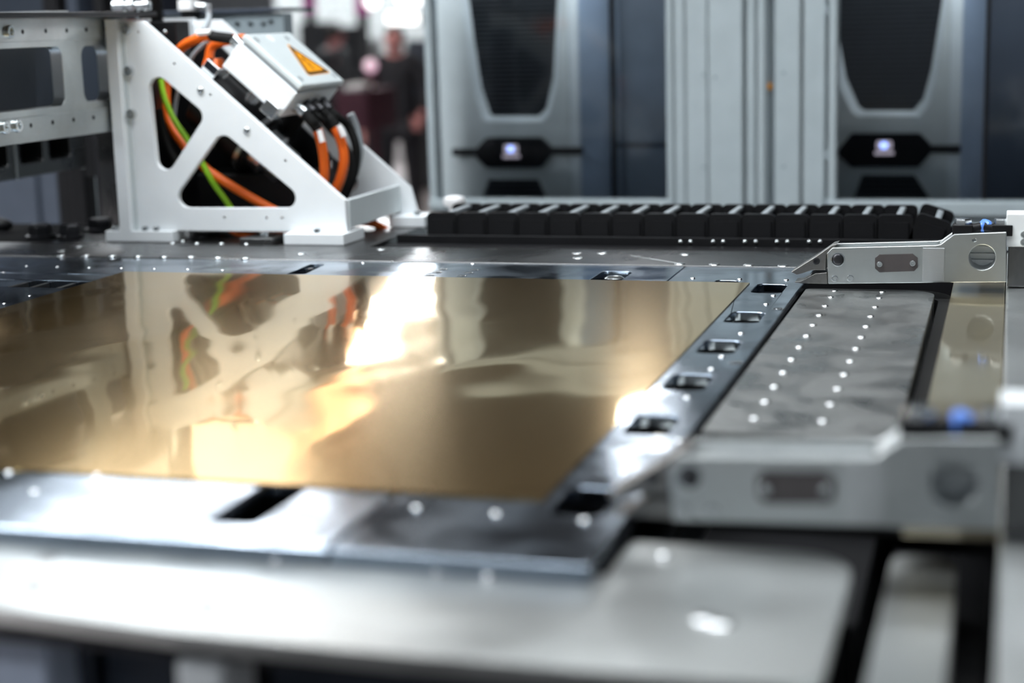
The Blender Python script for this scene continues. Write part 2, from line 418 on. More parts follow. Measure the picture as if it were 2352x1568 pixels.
# right slot plate, a C that carries the pockets
PKY = [2.43, 2.188, 1.982, 1.779, 1.578, 1.306]
t = thing('side_slot_plate', 'polished steel plate with square pockets along the right of the gold sheet', 'steel plate', (-.35, 1.9, PT))
outer = [(-.4995, 1.140), (-.290, 1.140), (-.290, 2.632), (-.4995, 2.632), (-.4995, 2.43), (-.385, 2.43), (-.385, 1.335), (-.4995, 1.335)]
holes = [rounded(rect(-.357, -.312, y - .041, y + .041), .011, 4) for y in PKY]
holes.append(rounded(rect(-.425, -.39, 2.452, 2.50), .010, 4))
obj('plate', G().prism(outer, holes, 'z', PT, 0), 'slotsteel', t, bevel=.0022, seg=2)
for k, y in enumerate(PKY):
    obj('pocket_tray', G().prism(rounded(rect(-.365, -.304, y - .05, y + .05), .012, 4), [rounded(rect(-.357, -.312, y - .041, y + .041), .011, 4)], 'z', -.06, PT), 'black', t)
    obj('pocket_floor', G().box(-.365, -.304, y - .05, y + .05, -.066, -.06), 'black', t)
    if 0 < k < 5:
        s = G().prism(rounded([(-.338, y - .034), (-.314, y - .034), (-.314, y - .012), (-.326, y - .012), (-.326, y + .006), (-.314, y + .006), (-.314, y + .03), (-.338, y + .03)], .002, 2), [], 'z', -.055, -.017)
        obj('brush_block', s, 'cream', t, bevel=.002)
px_studs(t, 'screw', [(1776.6, 679), (1759.7, 698.8), (1702, 766), (1658, 819), (1634, 848), (1578.5, 913.7), (1559.6, 1012.6), (1475.6, 1036), (1434, 1084), (1342.6, 1195), (957, 1167), (1140, 1180), (1591, 639), (1699, 641), (1806, 643)], 'dot4b', dome(.0042, .0022), 'chrome')
px_studs(t, 'plug', [(1787, 709.6), (1690, 833)], 'ring9', ringscrew(.0085), 'zinc')
# near slot plate
t = thing('front_slot_plate', 'bright polished steel slot plate along the near edge of the gold sheet', 'steel plate', (-1.0, 1.24, PT))
obj('plate', G().prism(rect(-1.385, -.5005, 1.140, 1.335), [rounded(rect(-.626, -.588, 1.188, 1.31), .008, 4)], 'z', PT, 0), 'slotsteel', t, bevel=.004, seg=1)
obj('slot_floor', G().box(-.64, -.57, 1.18, 1.325, -.05, -.04), 'hole', t)
obj('slot_nut', G().lathe([(.014, 0), (.014, .018), (.010, .022), (.004, .022)], (-.607, 1.208, -.04), n=12), 'zinc', t)
px_studs(t, 'screw', [(222, 1092), (20, 1085), (300, 1140), (80, 1130)], 'dot4b', dome(.0042, .0022), 'chrome')
# far brushed plate
t = thing('rear_rail_plate', 'brushed grey steel plate behind the far slot plate', 'steel plate', (-1.0, 2.72, -.02))
obj('plate', G().box(-1.95, -.20, 2.6345, 2.808, -.020, .0015), 'rail', t, bevel=.0015)
px_studs(t, 'plug', [(139, 587), (196, 587.5), (257, 588), (316.5, 589), (377, 590), (439, 590), (501.5, 591.6), (564, 593)], 'plugL', dome(.0085, .003), 'zinc', .0015)
px_studs(t, 'plug', [(693, 582), (876, 572), (1326, 581), (1328, 592), (1384, 581), (1575, 584), (1562, 606), (1641, 607), (1720, 608), (1799, 610), (139, 576), (177, 566)], 'plugR', dome(.0095, .0018), 'zinc', .0015)
a, b_ = onz(1450, 588, .0015), onz(1565, 607, .0015)
obj('scribe_strip', G().tube([(a.x, a.y, .0012), (b_.x, b_.y, .0012)], .0022, 6), 'zinc', t)

# the gold sheet
s = obj('metal_sheet', G().box(-1.43, -.370, 1.300, 2.470, .0002, .0017), 'gold')
tag(s, 'large mirror-like gold brown metal sheet lying on the table', 'metal sheet')

# studded shelf right of the pockets
t = thing('studded_shelf', 'stained grey steel shelf with two rows of bright studs', 'shelf', (-.19, 2.0, -.06))
obj('top', G().prism(rounded(rect(-.281, -.096, 1.56, 2.432), [.004, .01, .035, .006], 6), [], 'z', -.05, 0), 'shelf', t, bevel=.016, seg=5)
for k in range(12):
    for x in (-.238, -.170):
        piece('stud', 'stud', dome(.0052, .0022), 'chrome', t, (x, 1.623 + .074 * k - (.02 if k == 11 else 0), -.0002))
t = thing('shelf_tray', 'black rubber tray that borders the studded shelf', 'tray', (-.18, 2.0, -.08))
obj('tray', G().prism(rounded(rect(-.2885, -.074, 1.54, 2.50), [.004, .01, .06, .01], 6), [], 'z', -.09, -.052), 'rubber', t)
obj('border', G().prism(rounded(rect(-.2885, -.074, 1.54, 2.50), [.004, .01, .06, .01], 6), [rounded(rect(-.284, -.0905, 1.55, 2.44), [.004, .01, .04, .006], 6)], 'z', -.052, -.010), 'rubber', t, bevel=.003)

# foreground plate
FZ = -.014
t = thing('front_plate', 'broad pale satin steel plate nearest the camera', 'steel plate', (-.8, 1.05, -.026))
e0, e1 = onz(0, 1397, FZ), onz(1550, 1552, FZ)
n0 = [tuple(onz(x, y, FZ).xy) for x, y in ((0, 1397), (402, 1452), (900, 1502), (1550, 1556))]
L0 = (n0[0][0] - .5, n0[0][1] + .055)
out = [(-1.45, L0[1] + .01), L0] + n0 + [(-.105, n0[-1][1] + .004), (-.105, 1.250), (-.283, 1.250), (-.283, 1.165), (-1.45, 1.165)]
rad = [0, 0, .05, .05, .05, .05, .03, .045, .002, 0, 0]
obj('top', G().prism(rounded(out, rad, 6), [], 'z', -.026, FZ), 'front', t, bevel=.007, seg=5)
for x, y in ((640, 1287), (768, 1263), (812, 1294), (850, 1300), (968, 1306), (1012, 1314), (1125, 1325), (1187, 1318), (1525, 1278)):
    p = onz(x, y, FZ); piece('stud', 'fstud', dome(.0055, .0035), 'chrome', t, (p.x, p.y, FZ))
for x, y in ((1620, 1420), (1655, 1430)):
    p = onz(x, y, FZ); piece('plug', 'fplug', dome(.010, .0022), 'chrome', t, (p.x, p.y, FZ))
for x, y in ((110, 1280), (80, 1345), (475, 1392)):
    p = onz(x, y, FZ); piece('drilled_hole', 'fhole', lambda: G().lathe([(.0085, 0), (.0085, .0004), (.007, .0006), (.002, .0005)], (0, 0, 0)), 'jaw', t, (p.x, p.y, FZ))

# right side: polished bronze plate, rails
tag(obj('bronze_plate', G().box(-.0735, .0, 1.30, 2.80, -.012, 0), 'bronze', bevel=.001), 'glossy bronze tinted plate right of the studded shelf', 'metal plate')
tag(obj('carriage_rail', G().prism(rounded(rect(.0015, .075, -.05, .006), .004, 3), [], 'y', .55, 2.80), 'alu', bevel=.0), 'pale aluminium rail along the right edge of the picture', 'rail')
t = thing('lower_rail', 'low rounded aluminium rail between front plate and right edge', 'rail', (-.055, 1.0, -.09))
obj('rail_body', G().prism(rounded(rect(-.082, -.031, .6, 1.335), [0, 0, .024, .02], 6), [], 'z', -.09, -.038), 'front', t, bevel=.008, seg=4)
obj('rail_base', G().box(-.09, -.006, .6, 1.5, -.13, -.09), 'black', t)
obj('stop_pin', G().lathe([(.008, 0), (.008, .03), (.004, .036), (.001, .037)], (-.068, 1.37, -.09)), 'tag', t)
tag(obj('carriage_girder', G().prism([(-.10, -.13), (.12, -.13), (.12, -.30), (-.10, -.30)], [], 'y', .55, 2.80), 'black'), 'black carriage girder under the right hand rails', 'girder')
t = thing('shelf_support', 'black support block under the studded shelf', 'support', (-.2, 1.9, -.40))
obj('block', G().box(-.27, -.11, 1.30, 2.46, -.40, -.09), 'black', t)

# ================================================================== sheet clamps
CY = 2.42
def clamp():
    t = thing('sheet_clamp', '', 'clamp', (-.15, CY, .010), 'sheet clamps')
    body = xz([(1899, 582), (1912, 569), (2150, 563), (2160, 561), (2192, 538), (2312, 533), (2312, 648), (2165, 649), (1902, 652)], CY)
    cx, cz = ony(2256, 591, CY).x, ony(2256, 591, CY).z
    sm = ony(2238, 551, CY)
    plate = obj('side_plate', G().prism(body, [circle(cx, cz, .0182, 28), circle(sm.x, sm.z, .0024, 10)], 'y', CY, CY + .008), 'clamp', t, bevel=.0012)
    back = [(x, z) for x, z in body]
    obj('rear_plate', G().prism(back, [], 'y', CY + .046, CY + .054), 'clamp', t, bevel=.0012)
    x0, z0 = body[1]; x1, z1 = body[2]
    obj('channel_web', G().prism([(x0 + .004, .016), (x1, .016), (x1, z1 - .006), (x0 + .004, z0 - .006)], [], 'y', CY + .008, CY + .046), 'alu_x', t)
    xa, za = body[4]; xb, zb = body[5]
    obj('rear_block', G().prism([(xa - .004, .016), (xb, .016), (xb, zb - .001), (xa, za - .001), (x1 + .004, z1 - .001)], [circle(cx, cz, .0182, 28)], 'y', CY + .008, CY + .046), 'alu_x', t)
    for z in (cz - .011, cz - .002, cz + .009):
        obj('bore_ring', G().box(cx - .0175, cx + .0175, CY + .04, CY + .044, z - .002, z + .002), 'alu', t)
    # bright milled strip on the side
    m0, m1 = ony(2120, 566, CY), ony(2168, 648, CY)
    obj('milled_strip', G().box(m0.x, m1.x, CY - .0009, CY + .001, m1.z + .0012, m0.z - .002), 'alu_x', t, bevel=.0004)
    # octagonal blackened cover
    cov = xz([(2010, 592), (2020, 584), (2096, 582), (2108, 592), (2108, 614), (2100, 622), (2020, 625), (2010, 616)], CY)
    cp = obj('cover_plate', G().prism(cov, [], 'y', CY - .0018, CY + .001), 'rust', t, bevel=.0004)
    cp['label'] = 'blackened octagonal cover plate'
    for x, y in ((2021, 606), (2096.5, 604)):
        p = ony(x, y, CY); piece('cover_screw', 'cs', sock(.0042, .003), 'zinc', t, (p.x, CY - .0016, p.z), FACE_Y)
    p = ony(1924.5, 596, CY); piece('pivot_pin', 'pv', dome(.0088, .0035), 'darksteel', t, (p.x, CY, p.z), FACE_Y)
    piece('pin_rim', 'pvr', lambda: G().lathe([(.0104, 0), (.0104, .0008), (.0088, .0012), (.0085, .0002)], (0, 0, 0), n=20), 'zinc', t, (p.x, CY, p.z), FACE_Y)
    for x, y in ((1917, 639.5), (1953, 638.5)):
        p = ony(x, y, CY); piece('dowel_screw', 'ds', sock(.005, .0014), 'zinc', t, (p.x, CY, p.z), FACE_Y)
    # jaws
    up = xz([(1819, 622), (1832, 629), (1866, 618), (1898, 617.5), (1900, 582), (1926, 557), (1914, 560), (1880, 584)], CY + .02)
    j = obj('upper_jaw', G().prism(up, [], 'y', CY + .009, CY + .045), 'jaw', t, bevel=.0008)
    p = ony(1875, 599.5, CY + .009); q = piece('jaw_screw', 'js', sock(.0052, .002), 'darksteel', t, (p.x, CY + .0095, p.z), FACE_Y)
    lo = xz([(1826, 646), (1840, 645), (1874, 627), (1900, 625), (1902, 651), (1840, 650), (1826, 649)], CY + .012)
    obj('lower_jaw', G().prism(lo, [], 'y', CY + .0085, CY + .0455), 'jaw', t, bevel=.0008)
    w = xz([(1862, 634), (1872, 617), (1884, 620), (1900, 621), (1900, 630), (1874, 629)], CY + .03)
    obj('jaw_wedge', G().prism(w, [], 'y', CY + .014, CY + .040), 'darksteel', t)
    # hose fittings
    for k, (x, dy) in enumerate(((2211, .020), (2302, .020))):
        p = ony(x, 535, CY + dy); zt = p.z - .003
        f = obj('hose_fitting', G().box(p.x - .014, p.x + .014, CY + .008, CY + .036, zt, zt + .0155), 'black', t, bevel=.001)
        obj('fitting_cap', G().lathe([(.0125, 0), (.0125, .006), (.011, .0085), (.003, .009)], (p.x, CY + .022, zt + .0155), n=6), 'zinc', f)
        d = 1 if k == 0 else -1
        obj('fitting_sleeve', G().cyl((p.x + d * .013, CY + .02, zt + .008), (p.x + d * .026, CY + .020, zt + .0115), .0085, 14, .0075), 'black', f)
        obj('fitting_ring', G().cyl((p.x + d * .026, CY + .02, zt + .0115), (p.x + d * .028, CY + .020, zt + .012), .0085, 14), 'blue', f)
    a, b_ = ony(2211, 535, CY + .02), ony(2302, 535, CY + .02)
    z = a.z + .009
    h = obj('air_hose', G().tube([(a.x + .027, CY + .02, z), (a.x + .036, CY + .02, z + .003), ((a.x + b_.x) / 2 + .002, CY + .024, z + .0055), (b_.x - .027, CY + .02, z)], .0055), 'blue', t)
    h['label'] = 'blue air hose between two black fittings'
    # mounting block at the rail end
    mb = obj('mounting_block', G().prism([(-.0005, .066), (.030, .066), (.030, .113), (-.0005, .113)], [], 'y', CY + .010, CY + .055), 'white', t, bevel=.0015)
    obj('block_base', G().prism([(.003, .008), (.030, .008), (.030, .066), (.003, .066)], [], 'y', CY + .014, CY + .055), 'rail', t, bevel=.0015)
    for z in (.084, .073): piece('block_screw', 'bs', sock(.0052, .004), 'zinc', t, (.024, CY + .011, z), FACE_Y)
    return t
far = clamp()
far['label'] = 'sharp silver sheet clamp at the far end of the studded shelf'
near = copy_tree(far)
near.location = far.location + Vector((0, -1.175, -.003))
near['label'] = 'blurred sheet clamp in the foreground at the near end of the studded shelf'

# ================================================================== cable chain
CHY0, CHY1, CHZ, CHH = 2.985, 3.150, .044, .058
t = thing('cable_chain', 'black plastic cable drag chain running behind the table', 'cable chain', (-.7, 3.06, -.20))
P = .0605
Rr = .0963
cx0, cz0 = -.182, CHZ - CHH / 2 - Rr
path = []
x = -1.062
while x < cx0 - P / 2: path.append((x + P / 2, CHZ - CHH / 2, 0.0)); x += P
xe = path[-1][0] + P / 2
for k in range(5):
    a = math.radians(18 + k * 36)
    path.append((xe + Rr * math.sin(a), cz0 + Rr * math.cos(a), a))
for k in range(13): path.append((xe - P / 2 - k * P, cz0 - Rr, math.pi))
def link_mesh():
    g = G(); h = CHH / 2
    g.prism(rounded([(-P / 2 - .006, -h), (P / 2 - .004, -h), (P / 2 - .004, h), (-P / 2 - .006, h)], .010, 3), [], 'y', -.007, .007)
    g.prism([(-P / 2 + .006, -h * .55), (P / 2 - .012, -h * .55), (P / 2 - .012, h * .55), (-P / 2 + .006, h * .55)], [], 'y', -.010, .010)
    return g
def bar_mesh(): return G().prism(rounded(rect(-.0055, .0055, -.004, .004), .002, 3), [], 'y', CHY0 + .012 - 3.06, CHY1 - .012 - 3.06)
for x, z, a in path:
    for y in (CHY0 + .007, CHY1 - .007): piece('chain_link', 'chl', link_mesh, 'black', t, (x, y, z), (0, a, 0))
    n = Vector((math.sin(a), 0, math.cos(a)))
    c = Vector((x, 3.06, z)) + n * (CHH / 2 - .006)
    piece('crossbar', 'chb', bar_mesh, 'grey_cable', t, c, (0, a, 0))
for y in (3.02, 3.06, 3.10):
    obj('inner_cable', G().tube([(-1.05, y, CHZ - .036), (-.9, y, CHZ - .038), (-.4, y, CHZ - .036), (cx0, y, CHZ - .036)], .012), 'rubber', t)
t = thing('chain_trough', 'black trough in front of the cable chain with small bolts', 'trough', (-.7, 2.95, -.3))
obj('front_wall', G().box(-1.12, .02, 2.90, 2.912, -.30, -.012), 'black', t, bevel=.002)
obj('lip', G().box(-1.12, .02, 2.885, 2.925, -.012, -.008), 'black', t, bevel=.001)
obj('trough_floor', G().box(-1.12, .02, 2.90, 3.25, -.31, -.30), 'black', t)
obj('inner_strip', G().box(-1.12, -.02, 2.955, 2.962, -.10, .004), 'black', t, bevel=.001)
for x in (1562, 1585, 1637, 1660, 1710, 1735, 1784, 1808, 1858, 1883):
    p = ony(x, 557, 2.95); piece('bolt', 'trb', dome(.0042, .002), 'zinc', t, (p.x, 2.955, p.z), FACE_Y)
tag(obj('rear_light_strip', G().box(-.90, -.25, 2.83, 2.86, -.03, -.006), 'alu', bevel=.002), 'bright narrow aluminium strip between table and cable chain', 'strip')

# ================================================================== white bracket
BY = 2.86
t = thing('base_plate', 'grey steel base plate under the white bracket', 'steel plate', (-1.5, 3.0, -.03))
obj('plate', G().box(-1.80, -1.128, 2.812, 3.27, -.030, -.0005), 'rail', t, bevel=.002)
for x, y in ((390, 562), (448, 562), (507, 562), (566, 562), (420, 555)):
    p = onz(x, y, 0); piece('bolt', 'bpb', dome(.0055, .004), 'zinc', t, (p.x, max(p.y, 2.82), 0))
obj('shim', G().box(-1.385, -1.318, 2.82, 2.90, -.0005, .012), 'rail', t, bevel=.001)
piece('shim_bolt', 'shb', sock(.008, .008), 'zinc', t, (-1.345, 2.845, .012))
t = thing('white_bracket', 'white triangular two-plate bracket with rounded cutouts', 'bracket', (-1.4, 3.0, -.001))
prof = [(-1.624, .020), (-1.182, .020), (-1.184, .080), (-1.578, .419), (-1.624, .419)]
def tri(pts, r): return rounded(xz(pts, BY), r, 6)
t1 = tri([(336.3, 147.6), (364.5, 432.8), (472.7, 263.4)], [.021, .020, .020])
t2 = tri([(509, 300.8), (383, 477.8), (721, 477.8)], [.022, .021, .020])
sm = [circle(q.x, q.z, .0028, 10) for q in (ony(x, y, BY) for x, y in ((317, 74), (400, 147), (483, 219), (655, 370), (515, 500), (612, 501), (648, 501)))]
obj('side_plate', G().prism(prof, [t1, t2] + sm, 'y', BY, BY + .014), 'white', t, bevel=.0012)
prof2 = [(-1.624, .020), (-1.145, .020), (-1.160, .076), (-1.560, .419), (-1.624, .419)]
off = [(x + .012, z) for x, z in t1]; off2 = [(x + .012, z) for x, z in t2]
obj('side_plate', G().prism(prof2, [off, off2], 'y', 3.145, 3.159), 'white', t, bevel=.0012)
obj('back_plate', G().box(-1.650, -1.626, 2.842, 3.17, .018, .424), 'white', t, bevel=.0014)
obj('flange_rib', G().box(-1.626, -1.618, BY - .004, BY + .004, .020, .419), 'box', t)
obj('cross_plate', G().box(-1.192, -1.180, BY + .014, 3.145, .026, .080), 'box', t, bevel=.001)
obj('foot', G().box(-1.682, -1.536, 2.842, 2.93, .0005, .021), 'white', t, bevel=.0012)
obj('foot', G().box(-1.297, -1.176, 2.826, 2.93, .0005, .021), 'white', t, bevel=.0012)
obj('foot', G().box(-1.190, -1.115, 3.10, 3.18, .0005, .021), 'white', t, bevel=.0012)
obj('foot', G().box(-1.682, -1.56, 3.10, 3.18, .0005, .021), 'white', t, bevel=.0012)
for x, z in [(q.x, q.z) for q in (ony(*p, BY) for p in ((291, 68), (298, 163), (304, 262)))]:
    piece('flange_bolt', 'flb', sock(.010, .009), 'zinc', t, (x, BY, z), FACE_Y)
for p in ((461, 208), (567, 300)):
    q = ony(*p, BY); piece('plate_bolt', 'plb', dome(.0075, .004), 'zinc', t, (q.x, BY, q.z), FACE_Y)
for x in (-1.665, -1.60, -1.575): piece('foot_bolt', 'ftb', sock(.007, .008), 'zinc', t, (x, 2.852, .021))
piece('foot_bolt', 'ftb', sock(.007, .008), 'zinc', t, (-1.235, 2.842, .021))
piece('foot_bolt', 'ftb', sock(.007, .008), 'zinc', t, (-1.14, 3.13, .021))
for y0, y1 in ((424, 167), (561, 258)):      # bright standoff clips on the slope
    q = ony(y0 + 62, y1 + 14, BY + .02); 
    mt = Matrix.Translation((q.x - .006, BY + .03, q.z + .010)) @ Matrix.Rotation(math.radians(41), 4, 'Y')
    obj('standoff', G().box(-.018, .014, -.012, .05, -.006, .022, mt), 'chrome', t, bevel=.002)

# round silver end switch beside the far plate
tag(obj('round_buffer', G().lathe([(.012, 0), (.012, .018), (.022, .022), (.024, .030), (.022, .038), (.010, .042)], (-1.118, 3.30, -.0005), n=18).box(-1.15, -1.09, 3.27, 3.33, -.03, -.0005), 'tag', bevel=.001), 'white round buffer behind the bracket on a small block', 'buffer')

# servo motor inside the bracket
t = thing('servo_motor', 'black servo motor with silver gearbox inside the white bracket', 'motor', (-1.45, 3.0, .03))
ax = Vector((math.cos(math.radians(-41)), 0, math.sin(math.radians(-41)))); up = Vector((-ax.z, 0, ax.x))
c0 = Vector((-1.46, 3.02, .20))
obj('motor_body', G().cyl(c0 - ax * .10, c0 + ax * .05, .062, 24), 'black', t, bevel=.003)
obj('gearbox', G().lathe([(.050, 0), (.050, .03), (.040, .036), (.040, .07), (.030, .078), (.012, .08)], c0 + ax * .05, ax, 24), 'zinc', t)
obj('motor_mount', G().box(-1.60, -1.20, 2.90, 3.12, .0215, .032), 'darksteel', t, bevel=.002)
obj('connector', G().cyl(c0 - ax * .02 + up * .05, c0 - ax * .02 + up * .10, .018, 14), 'zinc', t)
obj('lower_housing', G().box(-1.56, -1.30, 2.99, 3.10, .032, .12), 'black', t, bevel=.01)
obj('flange_ring', G().cyl(c0 + ax * .03 , c0 + ax * .04, .066, 24), 'alu_x', t)
tag(obj('darkening_shield', G().prism([(-1.615, .034), (-1.36, .034), (-1.32, .145), (-1.57, .385), (-1.615, .385)], [], 'y', 3.12, 3.128).box(-1.6155, -1.609, 2.882, 3.124, .034, .385), 'darksteel'), 'dark angled shield plate added behind the motor to darken the bracket cutouts', 'shield')  # added dark liner; stands for the shade inside the cutouts

# ================================================================== junction box on the slope
JY0, JY1 = 2.895, 3.10
A, B_, C_, D_ = [ony(*p, JY0) for p in ((510, 152), (548, 95), (690, 213), (642, 270))]
ex = (D_ - A); Lb = ex.length; ex.normalize(); ez = Vector((-ex.z, 0, ex.x)); 
if ez.z < 0: ez = -ez
hb = (B_ - A).dot(ez)
mt = Matrix((ex, Vector((0, 1, 0)), ez)).transposed().to_4x4(); mt.translation = A
t = thing('junction_box', 'light grey junction box with orange warning triangle on the bracket', 'box', tuple(A + ex * Lb / 2))
obj('body', G().box(0, Lb, 0, JY1 - JY0, 0, hb, mt), 'white', t, bevel=.003, seg=3)
obj('seal', G().box(.006, Lb - .006, .006, JY1 - JY0 - .006, hb, hb + .006, mt), 'grey_cable', t)
obj('lid', G().box(-.001, Lb + .001, -.001, JY1 - JY0 + .001, hb + .006, hb + .020, mt), 'box', t, bevel=.005, seg=3)  # same paint as the body; greyer tone stands for weaker light on top
zt = hb + .020
W = JY1 - JY0
for x, y in ((.018, .020), (Lb - .018, .020), (.018, W - .045), (Lb - .018, W - .02)):
    g = G().lathe([(.0072, 0), (.0072, .0007), (.006, .0009), (.0035, -.0006), (.001, -.0006)], (0, 0, 0))
    g.v = [mt @ (p + Vector((x, y, zt))) for p in g.v]; obj('lid_screw', g, 'grey_cable', t)
g = G().lathe([(.0095, 0), (.0095, .0006), (.002, .0008)], (0, 0, 0)); g.v = [mt @ (p + Vector((.016, W * .42, zt))) for p in g.v]; obj('lid_label', g, 'tag', t)
# warning triangle: apex towards the upper end of the slope
sx = lambda px, py: (lambda q: ((q - A).dot(ex), (q - A).y))( (lambda v: EYE + v * (((A + ez * zt) - EYE).dot(ez) / v.dot(ez)))(ray(px, py)) )
tri_o = [sx(657, 99), sx(708, 174), sx(760, 167)]
def flat(poly, z0, z1, holes=()):
    g = G().prism(poly, list(holes), 'z', z0, z1); g.v = [mt @ p for p in g.v]; return g
def shrink(poly, k):
    c = Vector((sum(p[0] for p in poly) / len(poly), sum(p[1] for p in poly) / len(poly)))
    return [tuple(c + (Vector(p) - c) * k) for p in poly]
st = obj('warning_sticker', flat(rounded(tri_o, .005, 3), zt, zt + .0004), 'yellow', t)
st['label'] = 'orange warning triangle with black border and black symbol'
obj('sticker_border', flat(rounded(shrink(tri_o, .93), .004, 3), zt + .0004, zt + .0006, [rounded(shrink(tri_o, .70), .003, 3)]), 'print', st)
cc = Vector((sum(p[0] for p in tri_o) / 3, sum(p[1] for p in tri_o) / 3)); ap = Vector(tri_o[0]); dr = (ap - cc).normalized(); sd = Vector((-dr.y, dr.x)); hh = (ap - cc).length
gl = lambda a, b_: tuple(cc + dr * (a * hh) + sd * (b_ * hh))
obj('sticker_symbol', flat([gl(.34, -.05), gl(.30, .08), gl(.10, .10), gl(.12, .02), gl(-.16, .06), gl(-.02, -.08), gl(.10, -.04)], zt + .0004, zt + .0006), 'print', st)
obj('sticker_symbol', flat([gl(-.10, .02), gl(-.08, .09), gl(-.26, .05), gl(-.24, -.05)], zt + .0004, zt + .0006), 'print', st)
# glands at both ends
def bl(x, y, z): return mt @ Vector((x, y, z))
GL = []
for k, y in enumerate((.035, .075, .115, .155)):
    b0 = bl(Lb, y, hb * .48)
    g = obj('cable_gland', G().lathe([(.0125, 0), (.0125, .006), (.0105, .007), (.0105, .014), (.0125, .015), (.0125, .024), (.009, .027), (.006, .028)], b0, ex, 12), 'zinc' if k == 0 else 'darksteel', t)
    GL.append(b0 + ex * .026)
GT = []
for y in (.035, .085):
    b0 = bl(0, y, hb * .75)
    obj('cable_gland', G().lathe([(.0125, 0), (.0125, .006), (.0105, .007), (.0105, .014), (.0125, .015), (.0125, .024), (.009, .027), (.006, .028)], b0, -ex, 12), 'zinc', t)
    GT.append(b0 - ex * .026)

# ------------------------------------------------------------------ cables (each its own)
def cable(name, pts, r, mat, label, sleeve=None, tagpts=None):
    t = thing(name, label, 'cable', tuple(min((Vector(p) for p in pts), key=lambda p: p.z)))
    obj('sheath', G().tube(pts, r, 12), mat, t)
    if sleeve: obj('sleeve', G().tube(sleeve, r * 1.12, 12), 'rubber', t)
    if tagpts:
        a, b_ = Vector(tagpts[0]), Vector(tagpts[1])
        obj('marker_tag', G().cyl(a, b_, r * .62, 8), 'tag', t)
        m_ = (a + b_) / 2
    return t
o1 = [ony(x, y, Y) for x, y, Y in ((729, 296, 2.95), (741, 345, 2.955), (745, 395, 2.96), (738, 440, 2.965), (715, 480, 2.97))]
cable('power_cable', o1, .0095, 'orange', 'orange cable hanging from the first gland below the warning box', [GL[0], GL[0] + ex * .02 + Vector((0, 0, -.004)), ony(722, 285, 2.945), o1[0]], (ony(733, 298, 2.935), ony(741, 326, 2.935)))
o2 = [ony(x, y, Y) for x, y, Y in ((769, 292, 3.0), (785, 330, 3.0), (790, 370, 3.0), (780, 415, 3.0), (762, 450, 3.0), (735, 480, 3.0))]
cable('power_cable', o2, .0098, 'orange', 'outer orange cable bulging right from the middle gland of the warning box', [GL[2], GL[2] + ex * .02, ony(757, 272, 3.0), o2[0]], (ony(778, 288, 2.985), ony(790, 314, 2.985)))
o3 = [GT[0], ony(484, 82, 2.93), ony(455, 88, 2.94), ony(418, 108, 2.96), ony(400, 140, 2.98), ony(385, 190, 2.99), ony(382, 240, 2.98), ony(394, 290, 2.96), ony(420, 330, 2.95), ony(470, 385, 2.94), ony(540, 432, 2.93), ony(620, 478, 2.93), ony(668, 500, 2.94)]
cable('power_cable', o3, .0092, 'orange', 'long orange cable arching from the box behind both bracket cutouts', [GT[0], ony(494, 84, 2.925), ony(488, 82, 2.93)], (ony(453, 76, 2.92), ony(484, 73, 2.92)))
o4 = [GT[1], ony(493, 102, 3.0), ony(480, 135, 3.0), ony(472, 170, 3.0), ony(474, 215, 3.02), ony(490, 260, 3.03), ony(520, 290, 3.04)]
cable('power_cable', o4, .0090, 'orange', 'short orange cable curving down behind the upper arm of the bracket')
o5 = [ony(369, 182, 2.94), ony(378, 225, 2.935), ony(400, 275, 2.93), ony(430, 320, 2.925), ony(462, 370, 2.925), ony(490, 420, 2.92), ony(515, 455, 2.92), ony(535, 485, 2.92), ony(548, 500, 2.92)]
cable('earth_cable', o5, .0058, 'green', 'green yellow earth cable seen through the bracket cutouts')
o6 = [ony(520, 522, 2.93), ony(545, 535, 2.92), ony(590, 541, 2.92), ony(640, 536, 2.92), ony(680, 526, 2.93)]
cable('power_cable', o6, .0065, 'orange', 'dark orange cable lying on the base plate under the bracket')
o7 = [ony(800, 512, 3.02), ony(830, 508, 3.05), ony(858, 513, 3.07), ony(880, 524, 3.09), ony(890, 530, 3.10)]
cable('power_cable', o7, .0080, 'orange', 'orange cable stub emerging right of the bracket cross plate')
o8 = [ony(600, 440, 3.06), ony(560, 455, 3.05), ony(525, 480, 3.04), ony(505, 510, 3.03)]
cable('power_cable', o8, .0080, 'orange', 'dim orange cable deep inside the lower bracket cutout')
g1 = [GL[3], GL[3] + ex * .02, ony(800, 290, 3.07), ony(818, 340, 3.07), ony(812, 400, 3.07), ony(790, 455, 3.06), ony(765, 490, 3.05)]
cable('control_cable', g1, .0085, 'rubber', 'black cable beside the outer orange cable at the right')
g2 = [GL[1], GL[1] + ex * .02, ony(760, 300, 3.03), ony(800, 345, 3.04), ony(805, 400, 3.04), ony(778, 460, 3.03)]
cable('control_cable', g2, .0060, 'rubber', 'thin black cable between the two orange cables')
g3 = [ony(805, 262, 3.10), ony(820, 300, 3.11), ony(826, 350, 3.11), ony(815, 400, 3.11)]
cable('control_cable', g3, .0080, 'grey_cable', 'grey cable at the far right of the junction box')
g4 = [ony(478, 10, 3.02), ony(480, 35, 3.02), ony(476, 55, 3.0), ony(468, 72, 2.97)]
cable('control_cable', g4, .0060, 'grey_cable', 'grey cable hanging from the top above the orange arch')
g5 = [ony(475, 95, 3.0), ony(445, 125, 3.0), ony(425, 165, 3.0), ony(405, 230, 3.0), ony(400, 300, 3.0)]
cable('control_cable', g5, .0042, 'grey_cable', 'thin grey cable inside the orange arch')
g6 = [ony(365, 250, 2.92), ony(378, 310, 2.92), ony(400, 360, 2.92), ony(440, 410, 2.92)]
cable('control_cable', g6, .0075, 'rubber', 'black cable low in the upper bracket cutout')
